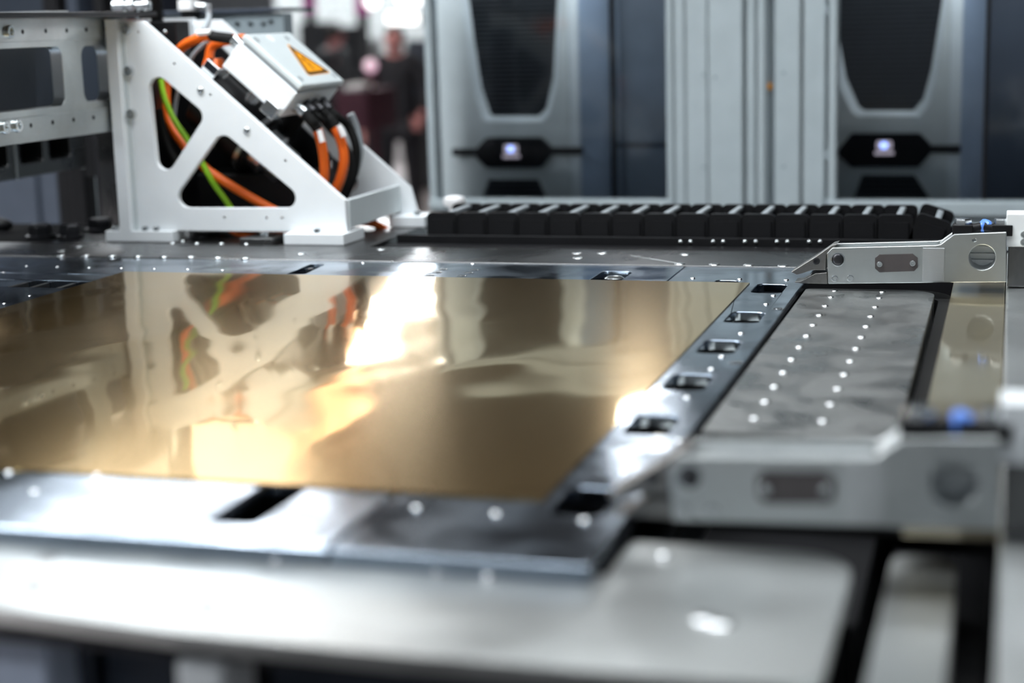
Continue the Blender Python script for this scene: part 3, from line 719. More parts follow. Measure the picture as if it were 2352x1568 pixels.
g7 = [ony(690, 250, 3.08), ony(640, 330, 3.09), ony(600, 390, 3.09), ony(560, 470, 3.09)]
cable('control_cable', g7, .020, 'rubber', 'thick black conduit crossing behind the bracket slope')

# ================================================================== gantry beam and left machinery
BX = -1.66
t = thing('gantry_beam', 'brushed aluminium gantry beam with rounded slots at upper left', 'beam', (BX, 2.6, .21))
s1 = rounded(rect(2.36, 2.700, .271, .377), .016, 5); s2 = rounded(rect(2.768, 2.862, .272, .376), .020, 5)
s0 = rounded(rect(2.02, 2.32, .271, .377), .016, 5)
obj('side_wall', G().prism(rect(1.9, 2.94, .213, .428), [s0, s1, s2], 'x', BX - .024, BX), 'beam', t, bevel=.0015)
obj('top_cover', G().box(-1.86, -1.59, 1.9, 2.94, .428, .437), 'darksteel', t, bevel=.002)
obj('inner_wall', G().prism(rect(1.9, 3.2, .213, .428), [rounded(rect(2.3, 2.75, .27, .37), .016, 4)], 'x', -1.88, -1.86), 'navy', t)
obj('upper_lip', G().box(BX - .001, BX + .004, 1.9, 2.94, .388, .428), 'beam', t, bevel=.001)
obj('lower_lip', G().box(BX - .001, BX + .004, 1.9, 2.94, .213, .258), 'beam', t, bevel=.001)
for x, y in ((52, 73), (105, 71), (153, 70), (198, 68), (242, 66), (71, 288), (121, 281), (169, 275), (215, 270), (257, 263)):
    q = onx(x, y, BX + .004); piece('threaded_hole', 'thh', lambda: G().lathe([(.0042, 0), (.0042, .0004), (.003, .0006), (.0025, .0001), (.001, .0001)], (0, 0, 0), n=10), 'darksteel', t, (BX + .004, q.y, q.z), FACE_X)
for x, y in ((20, 73), (9, 293), (38, 289)):
    q = onx(x, y, BX + .004); piece('socket_bolt', 'skb', sock(.0115, .006), 'zinc', t, (BX + .004, q.y, q.z), FACE_X)
obj('top_tab', G().box(-1.80, -1.70, 2.72, 2.80, .437, .442), 'alu', t)
# lower beam behind
LX = -1.95
t = thing('lower_beam', 'dark grey pocketed beam under the gantry beam', 'beam', (LX, 2.9, .1))
q0, q1 = onx(0, 416, LX), onx(155, 393, LX)
zb = (q0.z + q1.z) / 2
pk = []
for a, b_ in ((-60, 18), (46, 100), (114, 163)):
    ya, yb = onx(a, 360, LX).y, onx(b_, 360, LX).y
    pk.append(rounded(rect(ya, yb, zb + .028, zb + .14), .010, 4))
yr = onx(200, 380, LX).y
obj('side_wall', G().prism(rect(q0.y - .35, yr, zb, zb + .17), pk, 'x', LX - .05, LX), 'rail', t, bevel=.002)
obj('pocket_back', G().box(LX - .058, LX - .05, q0.y - .35, yr, zb, zb + .17), 'black', t)
sy = onx(34, 360, LX).y
obj('joint_edge', G().box(LX, LX + .003, sy - .002, sy + .002, zb, zb + .16), 'alu', t)
def pole(name, px0, px1, y_top, y_bot, Y, th, mat, label, cat='post', bev=.002, down=True):
    a, b_ = ony(px0, y_bot, Y), ony(px1, y_bot, Y); z1 = ony((px0 + px1) / 2, y_top, Y).z
    return tag(obj(name, G().box(a.x, b_.x, Y, Y + th, FLOOR if down else a.z, z1), mat, bevel=bev), label, cat)
pole('guide_column', 168, 205, 300, 532, 3.45, .05, 'black', 'black column left of the white bracket', bev=.008)
pole('guide_post', 207, 226, 300, 524, 3.52, .05, 'frame', 'pale slim post between the black columns')
pole('guide_post', 180, 200, 300, 386, 3.40, .02, 'frame', 'short pale post above the black column', down=False)
pole('lock_housing', 196, 230, 300, 405, 3.38, .03, 'black', 'black lock housing under the gantry beam', 'housing', down=False)
pole('guide_rail', 227, 245, 300, 505, 3.36, .04, 'darksteel', 'narrow dark guide rail beside the white bracket', 'rail')
pole('side_plate_post', 236, 300, 290, 515, 3.30, .05, 'rail', 'grey brushed post directly behind the left bracket flange')
t = thing('left_deck', 'black deck plate at the left carrying dark bolts', 'deck', (-2.1, 3.0, -.03))
obj('deck', G().box(-2.9, -1.802, 2.812, 3.12, -.03, -.002), 'matte', t, bevel=.002)
obj('deck_edge', G().box(-2.4, -1.952, 2.45, 2.81, -.03, -.004), 'matte', t, bevel=.002)
def dark_bolt(px, py, r, h, label, Y=None):
    q = onz(px, py, -.002)
    t = thing('hex_bolt', label, 'bolt', (q.x, q.y, -.002), 'dark hex bolts on the deck')
    obj('washer', G().lathe([(r * 1.25, 0), (r * 1.25, .006), (r * 1.1, .008), (.002, .008)], (q.x, q.y, -.002), n=20), 'darksteel', t)
    obj('head', G().lathe([(r, 0), (r, h * .8), (r * .85, h), (.002, h)], (q.x, q.y, .005), n=6), 'darksteel', t, bevel=.001)
dark_bolt(94, 547, .024, .022, 'dark hex bolt left on the deck')
dark_bolt(163, 547, .022, .022, 'dark hex bolt in front of the black column')
dark_bolt(232, 530, .026, .020, 'dark hex bolt next to the bracket foot')
q = ony(-6, 516, 3.0)
t = thing('black_knob', 'black oval knob at the left edge of the picture', 'knob', (q.x, 3.0, -.002))
obj('knob', G().lathe([(.002, -.02), (.012, -.016), (.017, 0), (.012, .022), (.006, .034), (.002, .037)], (q.x, 3.0, q.z), (1, 0, 0), 18), 'black', t)
obj('stem', G().cyl((q.x, 3.0, -.002), (q.x, 3.0, q.z), .006), 'darksteel', t)
obj('stem_bracket', G().box(q.x - .02, q.x + .02, 2.99, 3.01, -.004, .004), 'black', t)
# big cabinets behind at the left
t = thing('control_cabinet', 'slate blue control cabinet behind the left deck', 'cabinet', (-3.4, 5.0, FLOOR))
obj('carcass', G().box(-4.6, -2.55, 4.95, 5.6, FLOOR, .30), 'slate', t, bevel=.004)
for x0, x1 in ((-4.55, -3.62), (-3.59, -3.17), (-3.15, -2.58)): obj('door', G().box(x0, x1, 4.93, 4.95, FLOOR + .1, .28), 'slate', t, bevel=.004)
t = thing('machine_tower', 'tall navy machine tower at the upper left', 'machine', (-4.2, 6.0, FLOOR))
obj('tower_body', G().box(-7.5, -3.75, 6.0, 7.2, FLOOR, .95), 'navy', t, bevel=.01)
obj('tower_door', G().box(-4.55, -4.0, 5.97, 6.0, FLOOR + .1, .92), 'slate', t, bevel=.01)
obj('tower_door', G().box(-5.6, -4.62, 5.97, 6.0, FLOOR + .1, .92), 'navy', t, bevel=.01)
pole('tower_column', 106, 140, -60, 120, 4.2, .05, 'black', 'black column rising behind the gantry beam')
pole('tower_column', 150, 185, -60, 120, 4.6, .05, 'navy', 'navy column rising behind the gantry beam')
pole('tower_column', 222, 245, -60, 120, 4.2, .05, 'black', 'slim black column behind the silver coupling')
pole('tower_column', 318, 335, -60, 60, 4.0, .05, 'frame', 'pale slim column behind the corrugated conduit')
# silver coupling lying on the beam
q = ony(262, 22, 2.95); q2 = ony(338, 24, 2.95)
t = thing('air_coupling', 'silver air coupling on top of the gantry beam', 'coupling', (q.x, 2.95, .437))
d = (Vector((q2.x, 2.95, q2.z)) - Vector((q.x, 2.95, q.z))); 
obj('coupling_body', G().lathe([(.006, 0), (.013, .002), (.013, .026), (.009, .028), (.009, .034), (.014, .036), (.014, .046), (.008, .048), (.008, .066), (.011, .067), (.011, .078), (.004, .08)], (q.x, 2.95, .450), (1, 0, 0), 14), 'zinc', t)
for dx in (.024, .042): obj('coupling_pin', G().lathe([(.004, 0), (.004, .014), (.002, .017)], (q.x + dx, 2.95, .460)), 'chrome', t)
# corrugated conduit
a, b_ = ony(352, 100, 3.0), ony(352, -90, 3.0)
t = thing('corrugated_conduit', 'black corrugated conduit rising behind the bracket top', 'conduit', (a.x, 3.0, a.z))
prof = []
n = 26; Hc = b_.z - a.z
for k in range(n):
    z0 = Hc * k / n
    prof += [(.024, z0), (.024, z0 + Hc / n * .5), (.0215, z0 + Hc / n * .55), (.0215, z0 + Hc / n * .95)]
obj('hose', G().lathe(prof, (a.x, 3.0, a.z), n=18), 'rubber', t)
q = ony(380, 150, 2.985)
obj('conduit_clamp', G().box(q.x - .042, q.x + .035, 2.97, 3.03, q.z, q.z + .085), 'black', t, bevel=.003)
for z in (.02, .045): piece('clamp_screw', 'ccs', dome(.0045, .003), 'zinc', t, (q.x + .012, 2.97, q.z + .02 + z), FACE_Y)
# grey carrier behind the box
t = thing('rear_carrier', 'grey drilled carrier beam behind the junction box', 'beam', (-1.7, 3.45, .3))
a, b_ = ony(380, 30, 3.45), ony(655, 110, 3.45)
obj('carrier_face', G().prism([(a.x, b_.z - .03), (b_.x, b_.z - .03), (b_.x, a.z - .008), (a.x, a.z)], [circle(ony(x, y, 3.45).x, ony(x, y, 3.45).z, .006, 12) for x, y in ((545, 57), (575, 57), (605, 57), (445, 52), (409, 60), (622, 52))], 'y', 3.45, 3.50), 'frame_dark', t, bevel=.002)
obj('carrier_top', G().box(a.x, b_.x, 3.44, 3.62, a.z - .004, a.z + .004), 'navy', t, bevel=.001)
t = thing('pneumatic_valve', 'small pale pneumatic valve on the rear carrier', 'valve', (ony(430, 15, 3.4).x, 3.4, .43))
q = ony(432, 12, 3.4)
obj('valve_body', G().box(q.x - .016, q.x + .018, 3.38, 3.42, q.z - .012, q.z + .012), 'tag', t, bevel=.003)
obj('valve_port', G().cyl((q.x + .018, 3.4, q.z - .002), (q.x + .045, 3.4, q.z - .004), .008, 12), 'zinc', t)
obj('valve_foot', G().box(q.x - .014, q.x + .014, 3.39, 3.43, q.z - .03, q.z - .012), 'black', t)
t = thing('lug_plate', 'pale triangular lug plate with a hole behind the orange arch', 'lug', (ony(510, 90, 3.2).x, 3.2, .34))
obj('lug', G().prism(rounded(xz([(485, 100), (508, 48), (542, 82), (540, 100)], 3.2), .006, 3), [circle(ony(510, 68, 3.2).x, ony(510, 68, 3.2).z, .005, 12)], 'y', 3.2, 3.215), 'box', t, bevel=.001)
obj('lug_arm', G().box(ony(485, 100, 3.2).x, ony(540, 100, 3.2).x, 3.2, 3.28, -.0005, ony(510, 100, 3.2).z + .002), 'darksteel', t)

# ================================================================== machine enclosure behind the table
EY = 4.20
ZT = .52          # top of the enclosure
ZS = -.071         # window sill
t = thing('enclosure_frame', 'pale grey enclosure frame with ribbed panels behind the cable chain', 'enclosure', (-.6, EY, FLOOR))
def ex_(px): return ony(px, 300, EY).x
def post(x0, x1, name='post', mat='frame', dy=0.0, th=.06, z0=FLOOR, z1=ZT, bev=.004):
    return obj(name, G().box(ex_(x0), ex_(x1), EY + dy, EY + dy + th, z0, z1), mat, t, bevel=bev)
post(984, 1000, 'corner_post', dy=-.01)
post(1533, 1548, dy=-.012); post(1549, 1574, dy=-.004)
post(1575.5, 1625, 'panel'); post(1626.5, 1706, 'panel', dy=.002)
post(1712, 1734, 'panel', dy=.012)
obj('round_tube', G().cyl((ex_(1751), EY - .004, FLOOR), (ex_(1751), EY - .004, ZT), .012, 18), 'frame', t)
post(1736, 1748, 'joint_strip', 'frame_dark', dy=.03); post(1756, 1776, 'joint_strip', 'frame_dark', dy=.03, th=.03)
post(1778, 1838, 'panel'); post(1844, 1895, 'panel'); post(1903, 1922, dy=-.012)
post(1548, 1905, 'back_panel', 'frame_dark', dy=.061, th=.02)
post(984, 1540, 'sill', dy=-.02, z0=ZS - .02, z1=ZS + .006); post(1903, 2700, 'sill', dy=-.02, z0=ZS - .03, z1=ZS + .006)
post(984, 1548, 'lower_panel', z0=FLOOR, z1=ZS - .022); post(1903, 2700, 'lower_panel', z0=FLOOR, z1=ZS - .032)
post(1922, 2700, 'lower_rail', dy=-.012, th=.01, z0=ZS - .06, z1=ZS - .05)
post(984, 2700, 'head_rail', dy=-.02, z0=ZT, z1=ZT + .05, th=.7)
post(2700, 2720, 'corner_post')
for x, y in ((1615, 172), (1642, 178), (1800, 168), (1617, 384), (1800, 383)):
    q = ony(x, y, EY); piece('panel_screw', 'pns', dome(.0045, .0015), 'frame_dark', t, (q.x, EY - .0005 + (.002 if x > 1626 and x < 1700 else 0), q.z), FACE_Y)
q = ony(1766, 196, EY); obj('latch', G().box(q.x - .006, q.x + .004, EY + .018, EY + .032, q.z - .01, q.z + .004), 'yellow', t)
for y in (22, 355, 465):
    q = ony(1899, y, EY); obj('hinge', G().cyl((q.x, EY + .004, q.z - .012), (q.x, EY + .004, q.z + .012), .005, 10), 'frame_dark', t)
p1 = obj('pane', G().box(ex_(1000), ex_(1533), EY + .02, EY + .026, ZS + .006, ZT), 'pane', t)
p2 = obj('pane', G().box(ex_(1922), ex_(2262), EY + .02, EY + .026, ZS + .006, ZT), 'pane', t)
p3 = obj('pane', G().box(ex_(2266), ex_(2700), EY + .02, EY + .026, ZS + .006, ZT), 'pane', t)
post(2258, 2268, 'pane_joint', 'black', dy=.014, th=.014, z0=ZS + .006)
q0 = ony(1405, 335, EY); obj('pane_rail', G().box(ex_(1410), ex_(1530), EY + .04, EY + .05, q0.z - .008, q0.z + .004), 'slate', t)

M['fill_glow'] = emitter('fill_glow', (.92, .97, 1.0), 9)  # glow strips added out of view to brighten the machine fronts
for x0, x1 in ((1005, 1530), (1925, 2690)):
    obj('fill_strip', G().box(ex_(x0), ex_(x1), EY + .035, EY + .06, ZT - .012, ZT - .001), 'fill_glow', t)
post(984, 2700, 'glare_shield', dy=-.01, th=.035, z0=ZT - .05, z1=ZT)  # added out of view to keep the glowing strips out of reflections
q = ony(1470, 300, 4.12); zl = .640
t = thing('work_lamp', 'round bright work lamp on the head rail of the enclosure', 'lamp', (q.x, 4.12, zl))
M['work_lamp'] = emitter('work_lamp', (.95, .98, 1.0), 8)
obj('lamp_body', G().cyl((q.x, 4.10, zl), (q.x, 4.178, zl), .095, 24, .07), 'black', t)
obj('lamp_glass', G().lathe([(.085, 0), (.08, .014), (.05, .022), (.01, .026)], (q.x, 4.10, zl), (0, -1, 0), 24), 'work_lamp', t)
HY = 4.34
def housing(label, grille, oct_, barl, barr, scr, low, rimr, side, bodyx):
    """moulded machine front: panel, tapered louvre recess with slats, black handle with a small screen"""
    c = ony(scr[0], 460, HY)
    t = thing('machine_cabinet', label, 'machine', (c.x, HY, FLOOR), 'moulded machine fronts behind the panes')
    g = xz(grille, HY); z_hi = ZT - .03
    g_top = [(g[0][0] - .01, z_hi), (g[-1][0] + .01, z_hi)]
    hole = [g_top[0]] + g + [g_top[1]]
    x0, x1 = ony(bodyx[0], 300, HY).x, ony(bodyx[1], 300, HY).x
    lw = xz(low, HY)
    cx = sum(p[0] for p in hole) / len(hole)
    grow = lambda poly, d: [(p[0] + (d if p[0] > cx else -d), p[1] - (d * .8 if p[1] < .3 else 0)) for p in poly]
    big = grow(hole, .016); big = [(x, min(z, ZT - .012)) for x, z in big]
    obj('front_panel', G().prism([(x0, FLOOR), (x1, FLOOR), (x1, ZT), (x0, ZT)], [big, lw], 'y', HY, HY + .012), 'housing', t, bevel=.002)
    rim = G()        # sloped rim into the recess
    n = len(big); rim.add([(x, HY, z) for x, z in big] + [(x, HY + .022, z) for x, z in hole], [[i, (i + 1) % n, n + (i + 1) % n, n + i] for i in range(n)])
    obj('recess_rim', rim, 'rim', t)
    obj('recess_back', G().prism(hole, [], 'y', HY + .036, HY + .04), 'louvre', t)
    obj('recess_back', G().prism(lw, [], 'y', HY + .03, HY + .034), 'louvre', t)
    # louvre slats
    def span(poly, z):
        xs = []
        for i in range(len(poly)):
            a, b_ = poly[i - 1], poly[i]
            if (a[1] > z) != (b_[1] > z): xs.append(a[0] + (b_[0] - a[0]) * (z - a[1]) / (b_[1] - a[1]))
        return (min(xs), max(xs)) if len(xs) > 1 else None
    z = min(p[1] for p in hole) + .006
    while z < z_hi - .004:
        s_ = span(hole, z)
        if s_: obj('slat', G().add([(s_[0], HY + .024, z - .003), (s_[1], HY + .024, z - .003), (s_[1], HY + .034, z + .003), (s_[0], HY + .034, z + .003), (s_[0], HY + .034, z - .003), (s_[1], HY + .034, z - .003)], [[0, 1, 2, 3], [0, 4, 5, 1], [4, 3, 2, 5], [0, 3, 4], [1, 5, 2]]), 'louvre', t)
        z += .0125
    z = min(p[1] for p in lw) + .006
    while z < max(p[1] for p in lw) - .004:
        s_ = span(lw, z)
        if s_: obj('slat', G().box(s_[0], s_[1], HY + .012, HY + .024, z - .002, z + .002), 'louvre', t)
        z += .0125
    oc = xz(oct_, HY - .03)
    h = obj('handle', G().prism(rounded(oc, .008, 3), [], 'y', HY - .03, HY - .008), 'black', t, bevel=.003)
    for (xa, xb, yc) in (barl, barr):
        if xa is None: continue
        a, b_ = ony(xa, yc, HY - .03), ony(xb, yc, HY - .03)
        obj('handle_bar', G().cyl((a.x, HY - .02, a.z), (b_.x, HY - .02, b_.z), .0105, 12), 'black', h)
    a = ony(scr[0], scr[1], HY - .03)
    obj('screen', G().prism(rounded(rect(a.x - .020, a.x + .020, a.z - .003, a.z + .020), .006, 3), [], 'y', HY - .0312, HY - .030), 'screen_bar', h)
    obj('screen_logo', G().prism(circle(a.x - .001, a.z + .008, .0095, 18), [], 'y', HY - .0318, HY - .0311), 'screen', h)
    obj('screen_bar', G().box(a.x - .024, a.x + .024, HY - .0312, HY - .030, a.z - .016, a.z - .007), 'screen_bar', h)
    # slanted side panel
    xa, xb, xc = ony(side[0], 300, HY).x, ony(side[1], 300, HY).x, ony(side[2], 300, HY).x
    obj('edge_rib', G().prism([(x1, HY + .002), (xa, HY + .002), (xa, HY + .02), (x1, HY + .02)], [], 'z', FLOOR, ZT), 'rim', t, bevel=.003)
    obj('rear_panel', G().prism([(xb, HY + .101), (xc, HY + .101), (xc, HY + .12), (xb, HY + .12)], [], 'z', FLOOR, ZT), 'slate_mid' if x0 < -1 else 'slate', t, bevel=.002)
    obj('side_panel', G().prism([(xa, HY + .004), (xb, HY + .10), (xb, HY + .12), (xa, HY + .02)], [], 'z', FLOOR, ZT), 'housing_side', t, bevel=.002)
    obj('back_body', G().box(x0, xc, HY + .125, HY + .5, FLOOR, ZT), 'navy', t)
    return t
housing('left machine front with dark tapered louvre and lit handle behind glass',
        [(1072, 0), (1085, 100), (1101, 200), (1121, 262), (1128, 268), (1232, 268), (1250, 250), (1266, 180), (1275, 0)],
        [(1093, 342), (1117, 316), (1240, 316), (1263, 338), (1263, 358), (1240, 386), (1118, 386), (1093, 362)],
        (1038, 1100, 350), (1255, 1336, 347), (1174, 349), [(1122, 412), (1236, 412), (1262, 470), (1104, 470)], None, (1332, 1405, 1540), (1000, 1308))
housing('right machine front with dark tapered louvre and lit handle behind glass',
        [(1912, 0), (1925, 90), (1942, 180), (1970, 245), (1985, 255), (2098, 255), (2120, 228), (2138, 160), (2164, 0)],
        [(1924, 346), (1955, 307), (2112, 307), (2137, 332), (2137, 354), (2110, 384), (1955, 384), (1924, 356)],
        (None, None, 0), (2130, 2206, 343), (2031, 341), [(1980, 402), (2100, 402), (2145, 470), (1955, 470)], None, (2206, 2262, 2560), (1905, 2178))
tag(obj('dark_recess_plate', G().box(ony(1404, 300, 4.40).x, ony(1413, 300, 4.40).x, 4.40, 4.42, FLOOR, ZT), 'black'), 'dark vertical seam strip behind the left pane', 'strip')

# ================================================================== what stands further down the hall
def skin_mesh(name, verts, edges, radii, mat, parent, root=0, sub=2):
    org = ORIGIN[parent.name]
    me = bpy.data.meshes.new(name); me.from_pydata([tuple(Vector(v)) for v in verts], edges, []); me.update()
    o = bpy.data.objects.new(name, me); col.objects.link(o); o.parent = parent
    me.materials.append(M[mat])
    md = o.modifiers.new('skin', 'SKIN'); md.use_smooth_shade = True
    sv = me.skin_vertices[0].data
    for i, r in enumerate(radii):
        sv[i].radius = r if isinstance(r, tuple) else (r, r)
        sv[i].use_root = (i == root)
    s = o.modifiers.new('smooth', 'SUBSURF'); s.levels = sub; s.render_levels = sub
    return o
def person(loc, rz, label, top, trousers, hgt=1.72, pose=0):
    t = thing('person', label, 'person', loc); k = hgt / 1.72
    t.rotation_euler.z = rz; ORIGIN[t.name] = Vector(loc)
    S = lambda L: [(x * k, y * k, z * k) for x, y, z in L]
    # joints in metres, facing -Y
    el = (.27, -.02, 1.13); wr = (.22, -.20, .98) if pose == 0 else (.29, -.06, .88)
    er = (-.28, .0, 1.12); wrr = (-.27, -.10, .90)
    J = [(0, 0, .94), (0, .01, 1.10), (0, .0, 1.28), (0, .01, 1.43), (0, -.005, 1.52), (0, -.02, 1.60), (0, -.01, 1.68),
         (.19, .01, 1.40), el, wr, (-.19, .01, 1.40), er, wrr,
         (.10, 0, .88), (.115, -.01, .48), (.12, .02, .09), (.13, -.14, .035), (-.10, 0, .88), (-.125, .01, .48), (-.14, .03, .09), (-.16, -.13, .035)]
    E = [(0, 1), (1, 2), (2, 3), (3, 4), (4, 5), (5, 6), (3, 7), (7, 8), (8, 9), (3, 10), (10, 11), (11, 12), (0, 13), (13, 14), (14, 15), (15, 16), (0, 17), (17, 18), (18, 19), (19, 20)]
    Rd = [(.15, .11), (.145, .105), (.16, .115), (.10, .085), .055, (.078, .095), (.07, .085), .06, .045, .03, .06, .045, .03, .085, .055, .04, .035, .085, .055, .04, .035]
    Rd = [tuple(q * k for q in r) if isinstance(r, tuple) else r * k for r in Rd]
    skin_mesh('body', S(J), E, Rd, 'skin', t)
    jk = [0, 1, 2, 3, 7, 8, 10, 11]; wl = Vector(J[8]).lerp(Vector(J[9]), .85); wq = Vector(J[11]).lerp(Vector(J[12]), .85)
    V = S([(0, 0, .84), J[1], J[2], (0, .01, 1.45), J[7], J[8], tuple(wl), J[10], J[11], tuple(wq)])
    skin_mesh('jacket', V, [(0, 1), (1, 2), (2, 3), (3, 4), (4, 5), (5, 6), (3, 7), (7, 8), (8, 9)],
              [(.19 * k, .14 * k), (.175 * k, .13 * k), (.185 * k, .135 * k), (.11 * k, .10 * k), .085 * k, .07 * k, .05 * k, .085 * k, .07 * k, .05 * k], top, t)
    V = S([(0, 0, .94), J[13], J[14], (.12, .02, .10), J[17], J[18], (-.14, .03, .10)])
    skin_mesh('trousers', V, [(0, 1), (1, 2), (2, 3), (0, 4), (4, 5), (5, 6)], [(.165 * k, .12 * k), .105 * k, .075 * k, .06 * k, .105 * k, .075 * k, .06 * k], trousers, t)
    for a, b_ in ((15, 16), (19, 20)):
        p, q = Vector(J[a]), Vector(J[b_]); 
        skin_mesh('shoe', S([(p.x, p.y + .03, .05), (p.x, p.y - .05, .055), (q.x, q.y, .04), (q.x, q.y - .05, .035)]), [(0, 1), (1, 2), (2, 3)], [.048 * k, .05 * k, .045 * k, .032 * k], 'shoe', t)
    for (a, b_) in ((8, 9), (11, 12)):
        w = Vector(J[b_]); d = (w - Vector(J[a])).normalized(); s = d.cross(Vector((0, 1, 0.3))).normalized(); nn = d.cross(s)
        V, EE, RR = [tuple(w), tuple(w + d * .05), tuple(w + d * .09)], [(0, 1), (1, 2)], [(.026, .022), (.036, .018), (.036, .016)]
        for q, ln in zip((-.03, -.01, .01, .03), (.065, .078, .072, .055)):
            i = len(V); V += [tuple(w + d * .10 + s * q), tuple(w + d * (.10 + ln * .5) + s * q * 1.1 + nn * .006), tuple(w + d * (.10 + ln) + s * q * 1.1 + nn * .02)]
            EE += [(2, i), (i, i + 1), (i + 1, i + 2)]; RR += [.0095, .009, .008]
        i = len(V); V += [tuple(w + d * .045 - s * .04), tuple(w + d * .08 - s * .062)]; EE += [(1, i), (i, i + 1)]; RR += [.011, .009]
        skin_mesh('hand', S(V), EE, [tuple(q * k for q in r) if isinstance(r, tuple) else r * k for r in RR], 'skin', t, sub=1)
    head = Vector((0, -.02, 1.62))
    def ball(c, rx, ry, rz_, n=14, m_=9):
        g = G(); v = []; f = []
        for i in range(m_ + 1):
            th = math.pi * i / m_
            for j in range(n):
                a = 2 * math.pi * j / n; v.append((c[0] + rx * math.sin(th) * math.cos(a), c[1] + ry * math.sin(th) * math.sin(a), c[2] + rz_ * math.cos(th)))
        for i in range(m_):
            for j in range(n): f.append([i * n + j, i * n + (j + 1) % n, (i + 1) * n + (j + 1) % n, (i + 1) * n + j])
        g.add(v, f); return g
    org = Vector(loc)
    def lp(g): g.v = [p * k + org for p in g.v]; return g
    obj('face', lp(ball((0, -.03, 1.605), .074, .085, .105)), 'skin', t, smooth=80)
    obj('hair', lp(ball((0, .0, 1.645), .086, .098, .088)), 'hair', t, smooth=80)
    for s in (-1, 1):
        obj('ear', lp(ball((s * .078, -.015, 1.60), .012, .020, .030, 10, 6)), 'skin', t, smooth=80)
        obj('eye', lp(ball((s * .030, -.106, 1.612), .012, .010, .008, 10, 6)), 'print', t, smooth=80)
    obj('nose', lp(ball((0, -.118, 1.588), .014, .020, .026, 10, 6)), 'skin', t, smooth=80)
    obj('mouth', lp(ball((0, -.106, 1.548), .026, .010, .008, 10, 6)), 'maroon', t, smooth=80)
    return t
q = ony(915, 300, 13.0)
person((q.x, 13.0, FLOOR), math.radians(12), 'person in black jacket and trousers standing in the blurred hall', 'cloth_black', 'cloth_trouser', 1.70)
q = ony(772, 200, 16.5)
person((q.x, 16.5, FLOOR), math.radians(150), 'person in charcoal clothes far behind the junction box', 'stand_dark', 'cloth_trouser', 1.72, 1)
# counter with maroon cover and a pale box
q0, q1 = ony(795, 225, 11.0), ony(846, 300, 11.0)
t = thing('draped_counter', 'dark maroon counter behind the junction box in the blurred hall', 'counter', (q0.x, 11.0, FLOOR))
obj('drape', G().prism(rounded(rect(ony(770, 300, 11).x, q1.x, 11.0, 11.6), .03, 3), [], 'z', q1.z, q0.z + .05), 'maroon', t, bevel=.02)
obj('counter_leg', G().box(ony(775, 300, 11).x, ony(785, 300, 11).x, 11.05, 11.1, FLOOR, q1.z), 'stand_dark', t)
obj('counter_leg', G().box(ony(832, 300, 11).x, ony(842, 300, 11).x, 11.05, 11.1, FLOOR, q1.z), 'stand_dark', t)
tag(obj('parcel', G().box(ony(782, 210, 11).x, ony(824, 210, 11).x, 11.05, 11.3, q0.z + .05, ony(800, 195, 11).z), 'tag', bevel=.01), 'pale parcel lying on the maroon counter', 'parcel')
# red ball-topped stand
q = ony(851, 151, 12.0)
t = thing('marker_stand', 'thin dark red stand with round pale lamp beside the person in black', 'stand', (q.x, 12.0, FLOOR))
obj('stand_pole', G().cyl((q.x, 12.0, FLOOR), (q.x, 12.0, q.z - .05), .045, 12), 'maroon', t)
obj('stand_foot', G().lathe([(.18, 0), (.18, .02), (.06, .04)], (q.x, 12.0, FLOOR)), 'stand_dark', t)
def sph(c, r): return G().lathe([(r * math.sin(math.pi * i / 10), -r * math.cos(math.pi * i / 10)) for i in range(11)], c, n=16)
M['pink_lamp'] = emitter('pink_lamp', (1.0, .55, .75), .6); M['white_lamp'] = emitter('white_lamp', (1, .98, .97), 2.5)
M['mag_lamp'] = emitter('magenta_lamp', (1.0, .12, .55), .9)
obj('stand_lamp', sph((q.x, 12.0, q.z), .05), 'pink_lamp', t)
# booth walls and machines of the hall
def booth(name, px0, px1, ytop, ybot, Y, th, mat, label, cat, foot=True):
    a, b_ = ony(px0, ybot, Y), ony(px1, ytop, Y)
    t = thing(name, label, cat, ((a.x + b_.x) / 2, Y, FLOOR))
    obj('panel', G().box(a.x, b_.x, Y, Y + th, a.z, b_.z), mat, t, bevel=.02)
    if foot:
        obj('leg', G().box(a.x + .02, a.x + .07, Y, Y + th, FLOOR, a.z), 'stand_dark', t)
        obj('leg', G().box(b_.x - .07, b_.x - .02, Y, Y + th, FLOOR, a.z), 'stand_dark', t)
    return t
booth('booth_wall', 640, 1010, -60, 190, 21.0, .2, 'stand', 'grey booth wall far behind the person in black', 'wall panel')
booth('display_machine', 690, 750, 50, 165, 18.0, .4, 'stand_dark', 'dark machine far behind the junction box lid', 'machine')
booth('display_machine', 755, 800, 60, 230, 17.2, .4, 'stand_dark', 'dark narrow machine left of the person in black', 'machine')
booth('display_machine', 806, 846, 90, 190, 17.6, .4, 'stand', 'grey machine beside the red stand', 'machine')
booth('display_machine', 935, 985, 90, 220, 16.2, .4, 'slate', 'slate machine right behind the person in black', 'machine')
booth('banner', 695, 722, -40, 32, 16.0, .03, 'magenta', 'left magenta banner in the blurred hall', 'banner')
booth('banner', 815, 845, -40, 35, 15.4, .03, 'magenta', 'right magenta banner in the blurred hall', 'banner')
booth('counter_block', 760, 1020, 262, 480, 19.5, .5, 'tag', 'long pale counter block on the hall floor behind the person', 'counter', False)
t = thing('reflector_banner', 'broad white banner added high in the hall to brighten the gold sheet', 'banner', (-7.9, 12.0, 2.0))  # unseen white surface, put in as a reflector for the sheet's left side
obj('reflector_cloth', G().box(-9.4, -6.5, 12.0, 12.02, 2.0, 3.4), 'white', t)
obj('reflector_rod', G().cyl((-9.5, 12.01, 3.41), (-6.4, 12.01, 3.41), .02, 10), 'zinc', t)
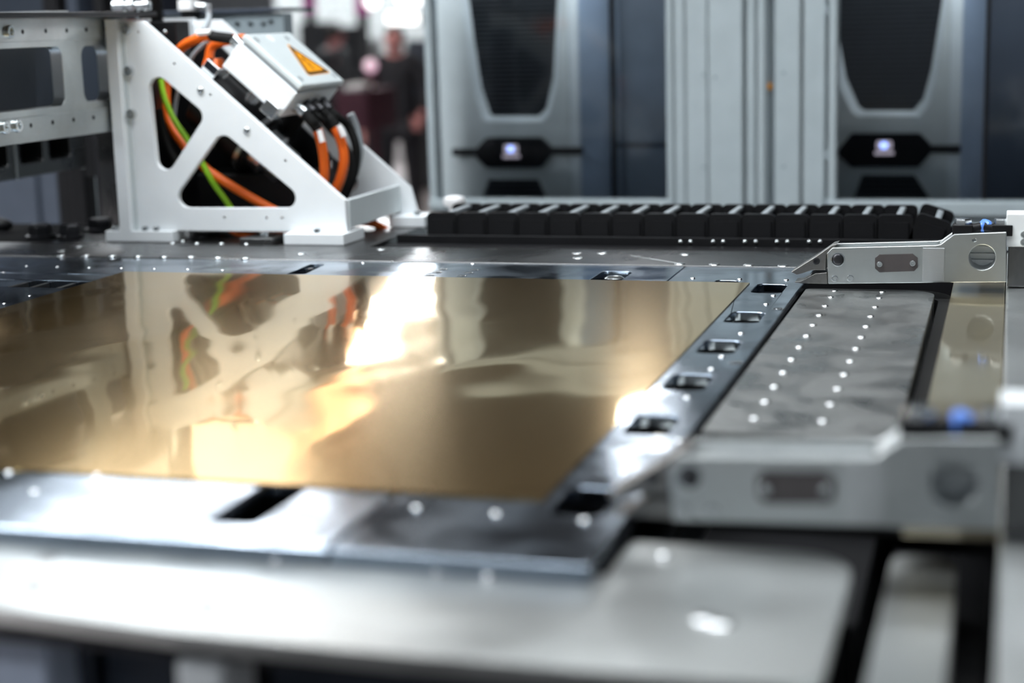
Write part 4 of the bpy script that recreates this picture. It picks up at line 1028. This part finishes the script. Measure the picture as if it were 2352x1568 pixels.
for x in (-9.2, -6.7): obj('reflector_wire', G().cyl((x, 12.01, 3.4), (x, 12.01, CEIL), .005, 6), 'black', t)
def pendant(px, py, Y, r, mat, label):
    q = ony(px, py, Y); t = thing('pendant_lamp', label, 'lamp', (q.x, Y, q.z))
    obj('globe', sph((q.x, Y, q.z), r), mat, t); obj('cord', G().cyl((q.x, Y, q.z + r * .9), (q.x, Y, CEIL), .008, 6), 'black', t)
pendant(853, 2, 15.0, .065, 'white_lamp', 'round white pendant lamp above the red stand')
pendant(928, -4, 15.5, .07, 'white_lamp', 'round white pendant lamp above the person in black')
pendant(968, 0, 15.6, .035, 'white_lamp', 'small white pendant lamp close to the enclosure corner')
q0, q1 = ony(890, 55, 15.0), ony(958, 28, 15.0)
t = thing('light_box', 'white lit box sign above the head of the person', 'light box', (q0.x, 15.0, q0.z))
obj('light_face', G().box(q0.x, q1.x, 15.0, 15.02, q0.z, q1.z), 'white_lamp', t)
obj('light_case', G().box(q0.x - .01, q1.x + .01, 15.02, 15.12, q0.z - .01, q1.z + .01), 'frame', t)
obj('light_hanger', G().cyl(((q0.x + q1.x) / 2, 15.07, q1.z), ((q0.x + q1.x) / 2, 15.07, CEIL), .008, 6), 'black', t)

# ================================================================== under the foreground plate
t = thing('table_base', 'navy and slate base cladding under the pale front plate', 'machine base', (-.7, 1.06, FLOOR))
def under(name, px0, px1, Y, mat, top=-.0405, th=.08):
    a, b_ = ony(px0, 1500, Y), ony(px1, 1500, Y)
    return obj(name, G().box(a.x, b_.x, Y, Y + th, FLOOR, top), mat, t, bevel=.006)
M['lit_slate'] = plain('lit_slate_panel', (0.42, 0.48, 0.60), 0.45)  # slate lightened in its colour to stand for light from the front
under('panel', -300, 108, 1.02, 'lit_slate')
under('panel', 112, 205, 1.06, 'navy')
under('panel', 235, 395, 1.06, 'navy')
sp = under('support', 397, 510, 1.00, 'white', -.0405, .055); sp['label'] = 'pale vertical support'
under('panel', 515, 610, 1.05, 'black')
under('panel', 615, 1400, 1.05, 'navy')
obj('girder', G().box(-1.45, -.11, 1.00, 1.13, -.040, -.0265), 'darksteel', t, bevel=.003)
# unseen dark apron, added so the near clamp reflects something dark
t = thing('added_apron', 'dark apron added out of view below the front plate to darken the near clamp', 'apron', (-.3, .5, FLOOR))
obj('apron_front', G().box(-1.6, .6, .10, .14, FLOOR, -.24), 'black', t, bevel=.01)
obj('apron_top', G().box(-1.6, .6, .10, .54, -.24, -.22), 'rubber', t, bevel=.01)
